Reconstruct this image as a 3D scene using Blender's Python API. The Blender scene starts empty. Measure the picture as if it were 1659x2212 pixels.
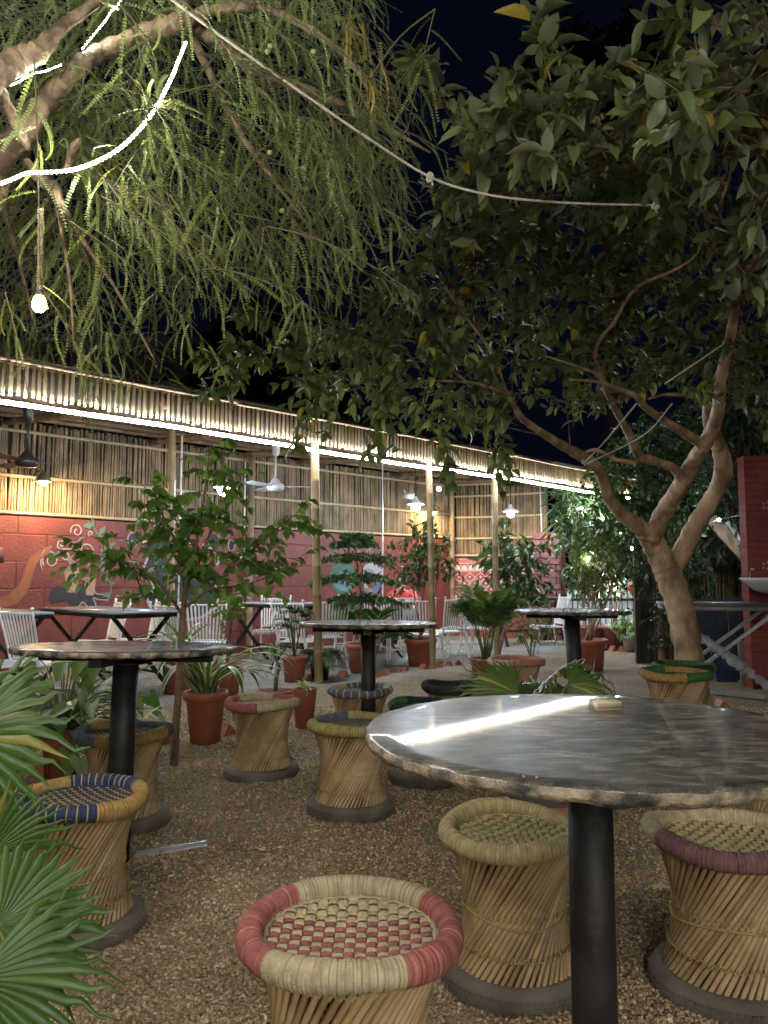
import bpy, math, random
import numpy as np
from mathutils import Vector
random.seed(7); RNG = np.random.default_rng(11)
scene = bpy.context.scene
C = scene.collection

# ------------------------------------------------------------ camera, world, exposure
HC, PITCH, FPX = 1.2, math.radians(4.95), 1662.0          # eye height, upward pitch, focal length in px of a 1659 x 2212 frame
cam_d = bpy.data.cameras.new("camera"); cam = bpy.data.objects.new("camera", cam_d); C.objects.link(cam)
cam_d.sensor_fit = 'VERTICAL'; cam_d.sensor_height = 36.0; cam_d.lens = 36.0 * FPX / 2212.0
cam_d.clip_start = 0.05; cam_d.clip_end = 400
cam.location = (0, 0, HC); cam.rotation_euler = (math.radians(90) + PITCH, 0, 0)
scene.camera = cam
world = bpy.data.worlds.new("World"); scene.world = world; world.use_nodes = True
bg = world.node_tree.nodes['Background']
bg.inputs['Color'].default_value = (0.0021, 0.0034, 0.0092, 1); bg.inputs['Strength'].default_value = 0.06   # night sky
scene.view_settings.view_transform = 'Standard'; scene.view_settings.look = 'None'
scene.view_settings.exposure = 3.45; scene.view_settings.gamma = 1.0
cy = scene.cycles
cy.use_denoising = True; cy.max_bounces = 6; cy.diffuse_bounces = 3; cy.glossy_bounces = 3
cy.transmission_bounces = 4; cy.transparent_max_bounces = 4
cy.caustics_reflective = False; cy.caustics_refractive = False; cy.sample_clamp_indirect = 3.0
# lamp strengths (radiance of the glowing surfaces)
EAVE_L, TREE_L = 11.0, 46.0

# ------------------------------------------------------------ places
def ray(px, py):
    cx, cyy = (px - 829.5) / FPX, (1106.0 - py) / FPX
    return np.array([cx, math.cos(PITCH) - cyy * math.sin(PITCH), math.sin(PITCH) + cyy * math.cos(PITCH)])
EYE = np.array([0, 0, HC])
def P(px, py, Y):                       # point at distance Y in front of the eye
    d = ray(px, py); return EYE + d * (Y / d[1])
def G(px, py, h=0.0):                   # point on the horizontal plane of height h
    d = ray(px, py); return EYE + d * ((h - HC) / d[2])
U = np.array([math.sqrt(.5), math.sqrt(.5), 0]); N_ = np.array([-math.sqrt(.5), math.sqrt(.5), 0])
PO = np.array([-3.24, 6.5, 0])
def W(s, t, z): return PO + U * s + N_ * t + np.array([0, 0, z])     # pavilion frame: along the eave, into the pavilion, up
def on_plane(px, py, p0, n):
    d = ray(px, py); k = np.dot(p0 - EYE, n) / np.dot(d, n); return EYE + d * k
def gh(x, y):                           # gentle unevenness of the gravel
    return .012 * np.sin(1.7 * x + .6) * np.sin(1.3 * y + .4) + .007 * np.sin(4.1 * x + 2 * y) + .005 * np.sin(5.3 * y - 2.6 * x) + .006 * np.sin(9.1 * x + 1.3) * np.sin(7.7 * y + 2.1 * np.sin(2.3 * x)) + .003 * np.sin(17 * x + 3 * y) * np.sin(15 * y)

# ------------------------------------------------------------ meshes
def nrm(v): v = np.asarray(v, float); return v / (np.linalg.norm(v, axis=-1, keepdims=True) + 1e-12)
class MB:
    def __init__(s): s.V = []; s.F = []; s.n = 0
    def add(s, VF, m=0, smooth=True):
        V, F = VF; V = np.asarray(V, float).reshape(-1, 3)
        for f in (F if isinstance(F, list) else [F]):
            f = np.asarray(f, np.int64)
            if f.size:
                mi = np.full(len(f), m) if np.isscalar(m) else np.asarray(m)
                s.F.append((f + s.n, mi, smooth))
        s.V.append(V); s.n += len(V); return s
    def mesh(s, name, mats, origin=None):
        V = np.concatenate(s.V)
        if origin is not None: V = V - np.asarray(origin, float)
        me = bpy.data.meshes.new(name)
        me.vertices.add(len(V)); me.vertices.foreach_set('co', V.astype(np.float32).ravel())
        loops = np.concatenate([f.ravel() for f, _, _ in s.F])
        tot = np.concatenate([np.full(len(f), f.shape[1]) for f, _, _ in s.F])
        start = np.concatenate([[0], np.cumsum(tot)[:-1]])
        me.loops.add(len(loops)); me.loops.foreach_set('vertex_index', loops.astype(np.int32))
        me.polygons.add(len(tot)); me.polygons.foreach_set('loop_start', start.astype(np.int32))
        me.polygons.foreach_set('material_index', np.concatenate([m for _, m, _ in s.F]).astype(np.int32))
        me.polygons.foreach_set('use_smooth', np.concatenate([np.full(len(f), sm) for f, _, sm in s.F]))
        me.update(calc_edges=True)
        for m in (mats if isinstance(mats, (list, tuple)) else [mats]): me.materials.append(m)
        return me
    def build(s, name, mats, parent=None, local=False, origin=None):
        """ONE mesh object; vertices are world points unless local (then they are in the parent's frame)"""
        if parent is not None and not local:
            origin = np.zeros(3); q = parent
            while q is not None: origin = origin + np.array(q.location); q = q.parent
        me = s.mesh(name, mats, origin)
        o = bpy.data.objects.new(name, me); C.objects.link(o)
        if parent is not None: o.parent = parent
        elif origin is not None: o.location = origin
        return o
def tag(o, label=None, cat=None, group=None, kind=None):
    if label: o['label'] = label
    if cat: o['category'] = cat
    if group: o['group'] = group
    if kind: o['kind'] = kind
    return o
def thing(name, label, cat, loc, group=None, rz=0.0):
    o = bpy.data.objects.new(name, None); C.objects.link(o); o.empty_display_size = .1
    o.location = tuple(loc); o.rotation_euler = (0, 0, rz)
    return tag(o, label, cat, group)
def copy_tree(o, parent=None):
    c = o.copy(); C.objects.link(c)
    if parent is not None: c.parent = parent
    for ch in list(o.children): copy_tree(ch, c)
    return c
QB = np.array([[0, 3, 2, 1], [4, 5, 6, 7], [0, 1, 5, 4], [1, 2, 6, 5], [2, 3, 7, 6], [3, 0, 4, 7]])
def box(c, sz, ax=None):
    x, y, z = np.array(sz) / 2.0
    V = np.array([[-x, -y, -z], [x, -y, -z], [x, y, -z], [-x, y, -z], [-x, -y, z], [x, -y, z], [x, y, z], [-x, y, z]])
    if ax is not None: V = V @ np.array(ax)
    return V + np.array(c), QB
def beam(a, b, w, h, up=(0, 0, 1)):
    a, b = np.array(a, float), np.array(b, float); d = nrm(b - a); x = np.cross(d, up)
    if np.linalg.norm(x) < 1e-6: x = np.array([1, 0, 0.])
    x = nrm(x); z = np.cross(x, d)
    return box((a + b) / 2, (w, np.linalg.norm(b - a), h), [x, d, z])
def tube(pts, r, n=8, cap=True):
    pts = np.asarray(pts, float); m = len(pts); r = np.broadcast_to(np.asarray(r, float), (m,))
    t = nrm(np.gradient(pts, axis=0))
    ref = np.array([0, 0, 1.]) if abs(t[0][2]) < .9 else np.array([1., 0, 0])
    X = nrm(np.cross(t[0], ref)); R = []
    for i in range(m):
        X = nrm(X - t[i] * np.dot(X, t[i])); R.append((X, np.cross(t[i], X)))
    a = np.arange(n) * 2 * np.pi / n
    V = np.concatenate([pts[i] + r[i] * (np.cos(a)[:, None] * R[i][0] + np.sin(a)[:, None] * R[i][1]) for i in range(m)])
    i, j = np.meshgrid(np.arange(m - 1), np.arange(n), indexing='ij'); k = (j + 1) % n
    F = [np.stack([i * n + j, i * n + k, (i + 1) * n + k, (i + 1) * n + j], -1).reshape(-1, 4)]
    if cap: F += [np.arange(n)[::-1][None], (np.arange(n) + (m - 1) * n)[None]]
    return V, F
def ring(pts, r, n=8):                  # closed tube, r may vary
    pts = np.asarray(pts, float); m = len(pts); r = np.broadcast_to(np.asarray(r, float), (m,))
    t = nrm(np.roll(pts, -1, 0) - np.roll(pts, 1, 0)); X = nrm(np.cross(t, np.array([0, 0, 1.]))); Y = np.cross(t, X)
    a = np.arange(n) * 2 * np.pi / n
    V = (pts[:, None] + r[:, None, None] * (np.cos(a)[None, :, None] * X[:, None] + np.sin(a)[None, :, None] * Y[:, None])).reshape(-1, 3)
    i, j = np.meshgrid(np.arange(m), np.arange(n), indexing='ij'); k = (j + 1) % n; i2 = (i + 1) % m
    return V, np.stack([i * n + j, i * n + k, i2 * n + k, i2 * n + j], -1).reshape(-1, 4)
def spline(pts, k=6):                   # Catmull-Rom through rows (any number of columns)
    p = np.asarray(pts, float); p = np.concatenate([[2 * p[0] - p[1]], p, [2 * p[-1] - p[-2]]]); out = []
    for i in range(1, len(p) - 2):
        for u in np.linspace(0, 1, k, endpoint=False):
            a, b, c, d = p[i - 1:i + 3]
            out.append(.5 * (2 * b + (c - a) * u + (2 * a - 5 * b + 4 * c - d) * u * u + (3 * b - a - 3 * c + d) * u ** 3))
    out.append(p[-2]); return np.array(out)
def lathe(prof, n=32, c=(0, 0, 0), wob=None):
    prof = np.asarray(prof, float); m = len(prof); a = np.arange(n) * 2 * np.pi / n
    r = prof[:, 0][:, None] * np.ones(n)
    if wob is not None: r = r * wob[None]
    V = np.stack([r * np.cos(a), r * np.sin(a), prof[:, 1][:, None] * np.ones(n)], -1).reshape(-1, 3) + np.array(c)
    i, j = np.meshgrid(np.arange(m - 1), np.arange(n), indexing='ij'); k = (j + 1) % n
    return V, np.stack([i * n + j, i * n + k, (i + 1) * n + k, (i + 1) * n + j], -1).reshape(-1, 4)
def sphere(c, r, n=12, sz=1.0):
    t = np.linspace(-np.pi / 2, np.pi / 2, max(4, n // 2 + 1)); return lathe([(max(1e-4, math.cos(a)) * r, math.sin(a) * r * sz) for a in t], n, c)
def scatter(tv, tf, O, D, UP, L, Wd=None):
    """copies of a template (x across, y along, z normal), one per row"""
    O, D, UP = np.asarray(O, float), nrm(D), np.asarray(UP, float); L = np.broadcast_to(L, (len(O),)); Wd = L if Wd is None else np.broadcast_to(Wd, (len(O),))
    X = np.cross(D, UP); bad = np.linalg.norm(X, axis=1) < 1e-4; X[bad] = [1, 0, 0]; X = nrm(X); Z = np.cross(X, D)
    V = O[:, None] + tv[None, :, 0, None] * (X * Wd[:, None])[:, None] + tv[None, :, 1, None] * (D * L[:, None])[:, None] + tv[None, :, 2, None] * (Z * L[:, None])[:, None]
    n = len(tv); F = [(f[None] + (np.arange(len(O)) * n)[:, None, None]).reshape(-1, f.shape[1]) for f in (tf if isinstance(tf, list) else [tf])]
    return V.reshape(-1, 3), F
def strip3(us, ws, lift=.12, droop=.25):    # leaf blade: 3 verts per station, folded along the midrib, bending down
    V = []; us = np.asarray(us)
    for u, w in zip(us, ws):
        z = -droop * u * u
        V += [[-w, u, z + lift * w * 2], [0, u, z], [w, u, z + lift * w * 2]]
    F = []
    for i in range(len(us) - 1):
        a = 3 * i; F += [[a, a + 1, a + 4, a + 3], [a + 1, a + 2, a + 5, a + 4]]
    return np.array(V), np.array(F)
def inpoly(x, y, poly):
    r = np.zeros(len(x), bool); n = len(poly)
    for i in range(n):
        x1, y1 = poly[i]; x2, y2 = poly[(i + 1) % n]
        c = ((y1 > y) != (y2 > y)) & (x < (x2 - x1) * (y - y1) / (y2 - y1 + 1e-9) + x1); r ^= c
    return r
def sample_poly(poly, n):
    p = np.array(poly); lo, hi = p.min(0), p.max(0); out = np.zeros((0, 2))
    while len(out) < n:
        q = lo + RNG.random((n * 2, 2)) * (hi - lo); out = np.concatenate([out, q[inpoly(q[:, 0], q[:, 1], poly)]])
    return out[:n]

# ------------------------------------------------------------ materials
def nodes(name):
    m = bpy.data.materials.new(name); m.use_nodes = True; nt = m.node_tree
    return m, nt, nt.nodes['Principled BSDF'], nt.links.new
def col(c): return (c[0], c[1], c[2], 1)
def mat(name, c1, c2=None, rough=.6, scale=8.0, bump=0.0, bscale=None, stretch=(1, 1, 1), metal=0.0, spec=.5, detail=6, island=0.0, lo=.3, hi=.7, coat=0.0, bdist=.01):
    """noise-mottled surface; island = brightness spread between separate pieces of one mesh"""
    m, nt, b, L = nodes(name); N = nt.nodes.new
    b.inputs['Roughness'].default_value = rough; b.inputs['Metallic'].default_value = metal; b.inputs['Specular IOR Level'].default_value = spec
    b.inputs['Coat Weight'].default_value = coat
    tc = N('ShaderNodeTexCoord'); mp = N('ShaderNodeMapping'); mp.inputs['Scale'].default_value = stretch; L(tc.outputs['Object'], mp.inputs['Vector'])
    n = N('ShaderNodeTexNoise'); n.inputs['Scale'].default_value = scale; n.inputs['Detail'].default_value = detail; L(mp.outputs[0], n.inputs['Vector'])
    r = N('ShaderNodeValToRGB'); r.color_ramp.elements[0].position = lo; r.color_ramp.elements[1].position = hi
    r.color_ramp.elements[0].color = col(c1); r.color_ramp.elements[1].color = col(c2 or c1); L(n.outputs['Fac'], r.inputs['Fac'])
    out = r.outputs['Color']
    if island:
        g = N('ShaderNodeNewGeometry'); mr = N('ShaderNodeMapRange'); mr.inputs['To Min'].default_value = 1 - island; mr.inputs['To Max'].default_value = 1 + island
        L(g.outputs['Random Per Island'], mr.inputs['Value']); mx = N('ShaderNodeVectorMath'); mx.operation = 'SCALE'
        L(out, mx.inputs[0]); L(mr.outputs[0], mx.inputs['Scale']); out = mx.outputs[0]
    L(out, b.inputs['Base Color'])
    if bump:
        n2 = N('ShaderNodeTexNoise'); n2.inputs['Scale'].default_value = bscale or scale * 4; n2.inputs['Detail'].default_value = 5; L(mp.outputs[0], n2.inputs['Vector'])
        bp = N('ShaderNodeBump'); bp.inputs['Strength'].default_value = bump; bp.inputs['Distance'].default_value = bdist; L(n2.outputs['Fac'], bp.inputs['Height']); L(bp.outputs[0], b.inputs['Normal'])
    return m
def leafmat(name, c1, c2, rough=.42, trans=.35, tcol=None, back=None, old=None):
    """leaf blades: each blade its own shade, thin enough to let light through; old = colour of a few yellowed ones"""
    m, nt, b, L = nodes(name); N = nt.nodes.new
    g = N('ShaderNodeNewGeometry'); r = N('ShaderNodeValToRGB'); e = r.color_ramp.elements
    e[0].position = 0.0; e[0].color = col(c1); e[1].position = .93 if old else 1.0; e[1].color = col(c2)
    if old: q = e.new(.97); q.color = col(old)
    L(g.outputs['Random Per Island'], r.inputs['Fac']); out = r.outputs['Color']
    if back:
        mx = N('ShaderNodeMix'); mx.data_type = 'RGBA'; L(g.outputs['Backfacing'], mx.inputs['Factor']); L(out, mx.inputs['A']); mx.inputs['B'].default_value = col(back); out = mx.outputs['Result']
    L(out, b.inputs['Base Color']); b.inputs['Roughness'].default_value = rough; b.inputs['Specular IOR Level'].default_value = .45
    t = N('ShaderNodeBsdfTranslucent'); tm = N('ShaderNodeVectorMath'); tm.operation = 'MULTIPLY'; L(r.outputs['Color'], tm.inputs[0]); tm.inputs[1].default_value = tcol or (1.3, 1.25, .6); L(tm.outputs[0], t.inputs['Color'])
    ms = N('ShaderNodeMixShader'); ms.inputs[0].default_value = trans; L(b.outputs[0], ms.inputs[1]); L(t.outputs[0], ms.inputs[2])
    L(ms.outputs[0], nt.nodes['Material Output'].inputs['Surface']); return m
def glow(name, c, s):
    m, nt, b, L = nodes(name); b.inputs['Base Color'].default_value = (.8, .8, .8, 1)
    b.inputs['Emission Color'].default_value = col(c); b.inputs['Emission Strength'].default_value = s; return m
def rope_mat(name, c, c2=None):
    return mat(name, tuple(x * .72 for x in c), c2 or tuple(min(1, x * 1.2) for x in c), rough=.85, scale=38, bump=.5, bscale=260, spec=.2, detail=4)

BAMBOO = mat('bamboo', (.34, .25, .13), (.52, .41, .24), rough=.55, scale=5, bump=.25, bscale=60, stretch=(1, 1, .5), island=.3)
BAMBOO_OLD = mat('weathered_bamboo', (.12, .078, .042), (.30, .205, .115), rough=.65, scale=6, bump=.3, bscale=50, stretch=(1, 1, .6), island=.26)
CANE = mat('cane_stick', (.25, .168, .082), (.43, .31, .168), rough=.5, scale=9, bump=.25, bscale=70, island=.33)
CANE_SHADE = mat('shaded_inner_cane', (.13, .07, .025), (.22, .13, .055), rough=.6, scale=9, island=.3)  # darker copy of the cane; shade inside the stool put into its colour
RUBBER = mat('dusty_rubber', (.085, .072, .058), (.2, .172, .14), rough=.85, scale=7, bump=.4, bscale=60, spec=.3)
BLACKM = mat('black_paint', (.009, .009, .01), (.026, .025, .025), rough=.55, scale=9, bump=.35, bscale=40, spec=.3)
WHITEM = mat('white_enamel', (.74, .74, .74), (.84, .84, .84), rough=.4, scale=12)
SOIL = mat('soil', (.05, .03, .02), (.11, .075, .045), rough=.95, scale=30, bump=.8)
TERRA = mat('terracotta', (.27, .08, .045), (.40, .13, .075), rough=.62, scale=5, bump=.15, bscale=40, island=.1)
BARK_G = mat('guava_bark', (.19, .12, .065), (.46, .32, .195), rough=.65, scale=7, bump=.8, bscale=30, stretch=(1, 1, .55), lo=.40, hi=.60, bdist=.02)
BARK_A = mat('amla_bark', (.07, .047, .03), (.25, .18, .115), rough=.8, scale=13, bump=.9, bscale=30, lo=.4, hi=.6, bdist=.02)
STEM = mat('brown_stem', (.12, .075, .04), (.26, .17, .095), rough=.75, scale=20, bump=.3)
STEM_G = mat('green_stem', (.08, .13, .03), (.14, .2, .06), rough=.6, scale=20)
ROPE_W = rope_mat('white_rope', (.55, .5, .42))
WIRE = mat('dark_wire', (.015, .015, .015), (.03, .03, .03), rough=.5)
PVC = mat('white_conduit', (.6, .6, .6), (.74, .74, .74), rough=.45, scale=4)
# ============================================================ ground
def ground_mat():
    m, nt, b, L = nodes('gravel_ground'); N = nt.nodes.new
    tc = N('ShaderNodeTexCoord'); v = N('ShaderNodeTexVoronoi'); v.inputs['Scale'].default_value = 85; L(tc.outputs['Object'], v.inputs['Vector'])
    n = N('ShaderNodeTexNoise'); n.inputs['Scale'].default_value = 1.3; n.inputs['Detail'].default_value = 8; L(tc.outputs['Object'], n.inputs['Vector'])
    r = N('ShaderNodeValToRGB'); e = r.color_ramp.elements; e[0].color = (.13, .095, .06, 1); e[1].color = (.46, .37, .26, 1); L(v.outputs['Color'], r.inputs['Fac'])
    r2 = N('ShaderNodeValToRGB'); e = r2.color_ramp.elements; e[0].color = (.15, .145, .14, 1); e[1].color = (.47, .46, .44, 1); L(v.outputs['Color'], r2.inputs['Fac'])
    sx = N('ShaderNodeSeparateXYZ'); L(tc.outputs['Object'], sx.inputs[0])
    d = N('ShaderNodeMath'); d.operation = 'SUBTRACT'; L(sx.outputs['Y'], d.inputs[0]); L(sx.outputs['X'], d.inputs[1])
    mr = N('ShaderNodeMapRange'); mr.inputs['From Min'].default_value = 8.9; mr.inputs['From Max'].default_value = 10.2; L(d.outputs[0], mr.inputs['Value'])
    mx = N('ShaderNodeMix'); mx.data_type = 'RGBA'; L(mr.outputs[0], mx.inputs['Factor']); L(r.outputs[0], mx.inputs['A']); L(r2.outputs[0], mx.inputs['B'])
    m2 = N('ShaderNodeMix'); m2.data_type = 'RGBA'; m2.blend_type = 'MULTIPLY'; m2.inputs['Factor'].default_value = .55
    r3 = N('ShaderNodeValToRGB'); e = r3.color_ramp.elements; e[0].position = .35; e[0].color = (.45, .4, .34, 1); e[1].position = .65; e[1].color = (1, 1, 1, 1); L(n.outputs['Fac'], r3.inputs['Fac'])
    L(mx.outputs['Result'], m2.inputs['A']); L(r3.outputs[0], m2.inputs['B']); L(m2.outputs['Result'], b.inputs['Base Color'])
    b.inputs['Roughness'].default_value = .9; b.inputs['Specular IOR Level'].default_value = .25
    bp = N('ShaderNodeBump'); bp.inputs['Strength'].default_value = .9; bp.inputs['Distance'].default_value = .012; L(v.outputs['Distance'], bp.inputs['Height']); bp.invert = True
    L(bp.outputs[0], b.inputs['Normal']); return m
def build_ground():
    xs = np.concatenate([np.linspace(-60, -9, 8), np.linspace(-8, 8, 161), np.linspace(9, 60, 8)])
    ys = np.concatenate([np.linspace(-40, -3, 6), np.linspace(-2, 18, 201), np.linspace(19, 80, 8)])
    X, Y = np.meshgrid(xs, ys); Z = gh(X, Y) * (np.abs(X) < 8.5) * (Y < 18.5)
    i, j = np.meshgrid(np.arange(len(ys) - 1), np.arange(len(xs) - 1), indexing='ij'); n = len(xs); a = i * n + j
    m = MB(); m.add((np.stack([X, Y, Z], -1).reshape(-1, 3), np.stack([a, a + 1, a + n + 1, a + n], -1).reshape(-1, 4)))
    tag(m.build('ground', ground_mat()), kind='structure')
build_ground()
def build_gravel(n=150000):
    Y = 1.0 + 6.4 * RNG.random(n) ** 1.75; X = (RNG.random(n) * 2 - 1) * (.53 * Y + .25)
    k = (Y > 0); X, Y = X[k], Y[k]; n = len(X)
    s = (.0033 + .0030 * RNG.random(n) ** 2) * np.clip(.82 + .07 * Y, .8, 1.5)
    T = np.array([[-1, -1, -1], [1, -1, -1], [1, 1, -1], [-1, 1, -1], [-1, -1, 1], [1, -1, 1], [1, 1, 1], [-1, 1, 1]], float) * .8
    V = T[None] * (1 + .45 * (RNG.random((n, 8, 3)) - .5)) * (.65 + .8 * RNG.random((n, 1, 3)))
    V[:, 4:, :2] *= .5 + .5 * RNG.random((n, 1, 2)); V[:, :, 2] *= .72
    q = nrm(RNG.normal(size=(n, 3))); a = RNG.random(n) * 6.28; ca, sa = np.cos(a)[:, None, None], np.sin(a)[:, None, None]
    V = V * ca + np.cross(q[:, None], V) * sa + q[:, None] * (np.einsum('nk,nvk->nv', q, V))[..., None] * (1 - ca)
    V = V * s[:, None, None] + np.stack([X, Y, gh(X, Y) + s * .35], -1)[:, None]
    F = (QB[None] + (np.arange(n) * 8)[:, None, None]).reshape(-1, 4)
    m, nt, b, L = nodes('gravel_stone'); g = nt.nodes.new('ShaderNodeNewGeometry'); r = nt.nodes.new('ShaderNodeValToRGB'); e = r.color_ramp.elements
    e[0].color = (.20, .14, .08, 1); e[1].color = (.64, .51, .35, 1); q1 = e.new(.45); q1.color = (.34, .245, .145, 1); q2 = e.new(.8); q2.color = (.44, .335, .21, 1)
    L(g.outputs['Random Per Island'], r.inputs['Fac'])
    nz = nt.nodes.new('ShaderNodeTexNoise'); nz.inputs['Scale'].default_value = 1.9; nz.inputs['Detail'].default_value = 6; L(g.outputs['Position'], nz.inputs['Vector']); mr = nt.nodes.new('ShaderNodeMapRange'); mr.inputs['From Min'].default_value = .3; mr.inputs['From Max'].default_value = .7; mr.inputs['To Min'].default_value = .82; mr.inputs['To Max'].default_value = 1.22; L(nz.outputs['Fac'], mr.inputs['Value'])
    sc = nt.nodes.new('ShaderNodeVectorMath'); sc.operation = 'SCALE'; L(r.outputs[0], sc.inputs[0]); L(mr.outputs[0], sc.inputs['Scale']); L(sc.outputs[0], b.inputs['Base Color']); b.inputs['Roughness'].default_value = .85; b.inputs['Specular IOR Level'].default_value = .3
    mb = MB(); mb.add((V.reshape(-1, 3), F), smooth=False)
    tag(mb.build('gravel', m), 'loose brown crushed gravel covering the garden floor', 'gravel', kind='stuff')
build_gravel()

def slab(m, a, b, z0, z1, th, nvec):      # wall standing on the line a-b, thickness th behind
    a, b = np.array(a), np.array(b); k = np.array(nvec) * th; up = lambda p, z: np.array([p[0], p[1], z])
    V = [up(p, z) for z in (z0, z1) for p in (a, b, b + k, a + k)]; m.add((V, QB), smooth=False)
# ============================================================ pavilion: posts, roof, eave board of split bamboo
pav = thing('pavilion', 'long open bamboo pavilion with a slatted eave, standing along the red wall', 'pavilion', W(5, 1.8, 0))
S0, S1, TB = -2.6, 11.9, 3.65
POST = mat('post_bamboo', (.19, .135, .06), (.33, .245, .12), rough=.6, scale=5, bump=.25, bscale=60, stretch=(1, 1, .5))
def bamboo_pole(a, b, r, n=10, seed=0):
    rg = np.random.default_rng(seed); a, b = np.array(a), np.array(b); Ln = np.linalg.norm(b - a); k = max(2, int(Ln / .32)); us = []; rs = []
    for i in range(k):
        u = i / k; us += [u, u + .012 / Ln, u + .03 / Ln]; rs += [r * 1.0, r * 1.1, r * .98]
    us.append(1); rs.append(r * .93); bend = rg.normal(size=3) * .006
    return tube([a + (b - a) * u + bend * math.sin(math.pi * u) for u in us], rs, n)
for i, (p0, p1, r) in enumerate([(W(-.12, 0, 0), W(-.14, 0, 2.98), .055), (W(3.52, 0, 0), W(3.42, 0, 3.0), .05), (W(2.62, 1.75, 0), W(2.56, 1.75, 3.1), .048), (W(5.5, 0, 0), W(5.42, 0, 3.0), .045),
                                 (W(7.12, .15, 0), W(7.05, .1, 3.0), .045), (W(11.4, 0, 0), W(11.4, 0, 3.0), .06), (W(-2.3, 0, 0), W(-2.3, 0, 3.0), .06)]):
    m = MB(); m.add(bamboo_pole(p0, p1, r, 12, i)); m.build('post', POST, pav)
def zroof(t): return 3.06 + .085 * t
m = MB()                                                   # roof slab of matting, sloping up to the back
V = [W(s, t, zroof(t) + dz) for dz in (0, .05) for s, t in ((S0, -.09), (S1, -.09), (S1, 4.1), (S0, 4.1))]
m.add((V, QB)); m.build('roof', mat('roof_matting', (.22, .19, .15), (.38, .34, .28), rough=.8, scale=3, bump=.5, bscale=30), pav)
m = MB()
for i in range(13): t = .12 + i * .29; m.add(bamboo_pole(W(S0, t, zroof(t) - .035 - .03 * (i % 2)), W(S1, t + RNG.normal() * .05, zroof(t) - .035 - .03 * (i % 2)), .03 + .012 * RNG.random(), 8, 20 + i))
m.build('purlin', BAMBOO_OLD, pav); 
for i in range(9):
    s = -1.8 + i * 1.62; m = MB(); m.add(bamboo_pole(W(s, -.1, zroof(-.1) - .14), W(s + .25 * RNG.normal(), 3.6, zroof(3.6) - .13), .05, 9, 40 + i)); m.build('rafter', BAMBOO_OLD, pav)
m = MB(); m.add(bamboo_pole(W(S0, .16, 2.93), W(S1, .16, 2.93), .05, 9, 70)); m.build('eave_beam', BAMBOO_OLD, pav)
m = MB(); s = S0; k = 0; FZ0, FZ1 = 2.735, 3.05             # split bamboo slats hanging along the eave
while s < S1:
    w = .026 + .010 * RNG.random(); z0 = FZ0 + .02 * RNG.random(); zt = FZ1 - .012 * RNG.random(); lean = RNG.normal() * .005
    a, b = W(s, -.135, z0), W(s + lean, -.135, zt); mid = (a + b) / 2
    us = np.linspace(0, 1, 5); m.add(tube([a + (b - a) * u for u in us], np.array([1, .97, 1.06 if k % 3 else .97, .97, .98]) * w / 2, 6)); s += w + .019 + .016 * RNG.random(); k += 1
m.build('eave_slats', BAMBOO, pav)
for z, t, r in ((FZ1 - .005, -.165, .019), (FZ1 - .012, -.105, .016)):
    for j in range(6):
        sa = S0 + j * 2.42; m = MB(); m.add(bamboo_pole(W(sa, t, z + .012 * RNG.normal()), W(sa + 2.5, t, z + .012 * RNG.normal()), r, 8, 80 + j)); m.build('eave_rail', BAMBOO_OLD, pav)
m = MB(); slab(m, W(S0, -.075, 0), W(S1, -.075, 0), 2.80, 3.055, .012, N_); m.build('eave_gap_shade', mat('gap_shade_board', (.018, .014, .01), (.05, .04, .028), rough=.9), pav)  # added dark sheet standing in for the shade behind the slat gaps
m = MB(); pts = [W(s, -.07 + .03 * math.sin(s * 3), zroof(-.1) + .05 + .018 * math.sin(s * 5.3)) for s in np.linspace(S0, S1, 90)]; m.add(tube(pts, .03, 6)); m.build('thatch_edge', mat('dark_thatch', (.03, .025, .02), (.1, .08, .055), rough=.9, scale=20, bump=.8), pav)

# the white light strip under the eave
LED = glow('eave_led', (.90, .94, 1.0), EAVE_L)
m = MB(); pts = [W(s, -.157, 2.675 + .012 * math.sin(s * 1.1) - .006 * abs(math.sin(s * 2.2))) for s in np.linspace(S0, 11.6, 70)]
m.add(tube(pts, .0185, 8)); tag(m.build('light_strip', LED), 'long bright white light strip running under the bamboo eave', 'light strip')

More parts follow.
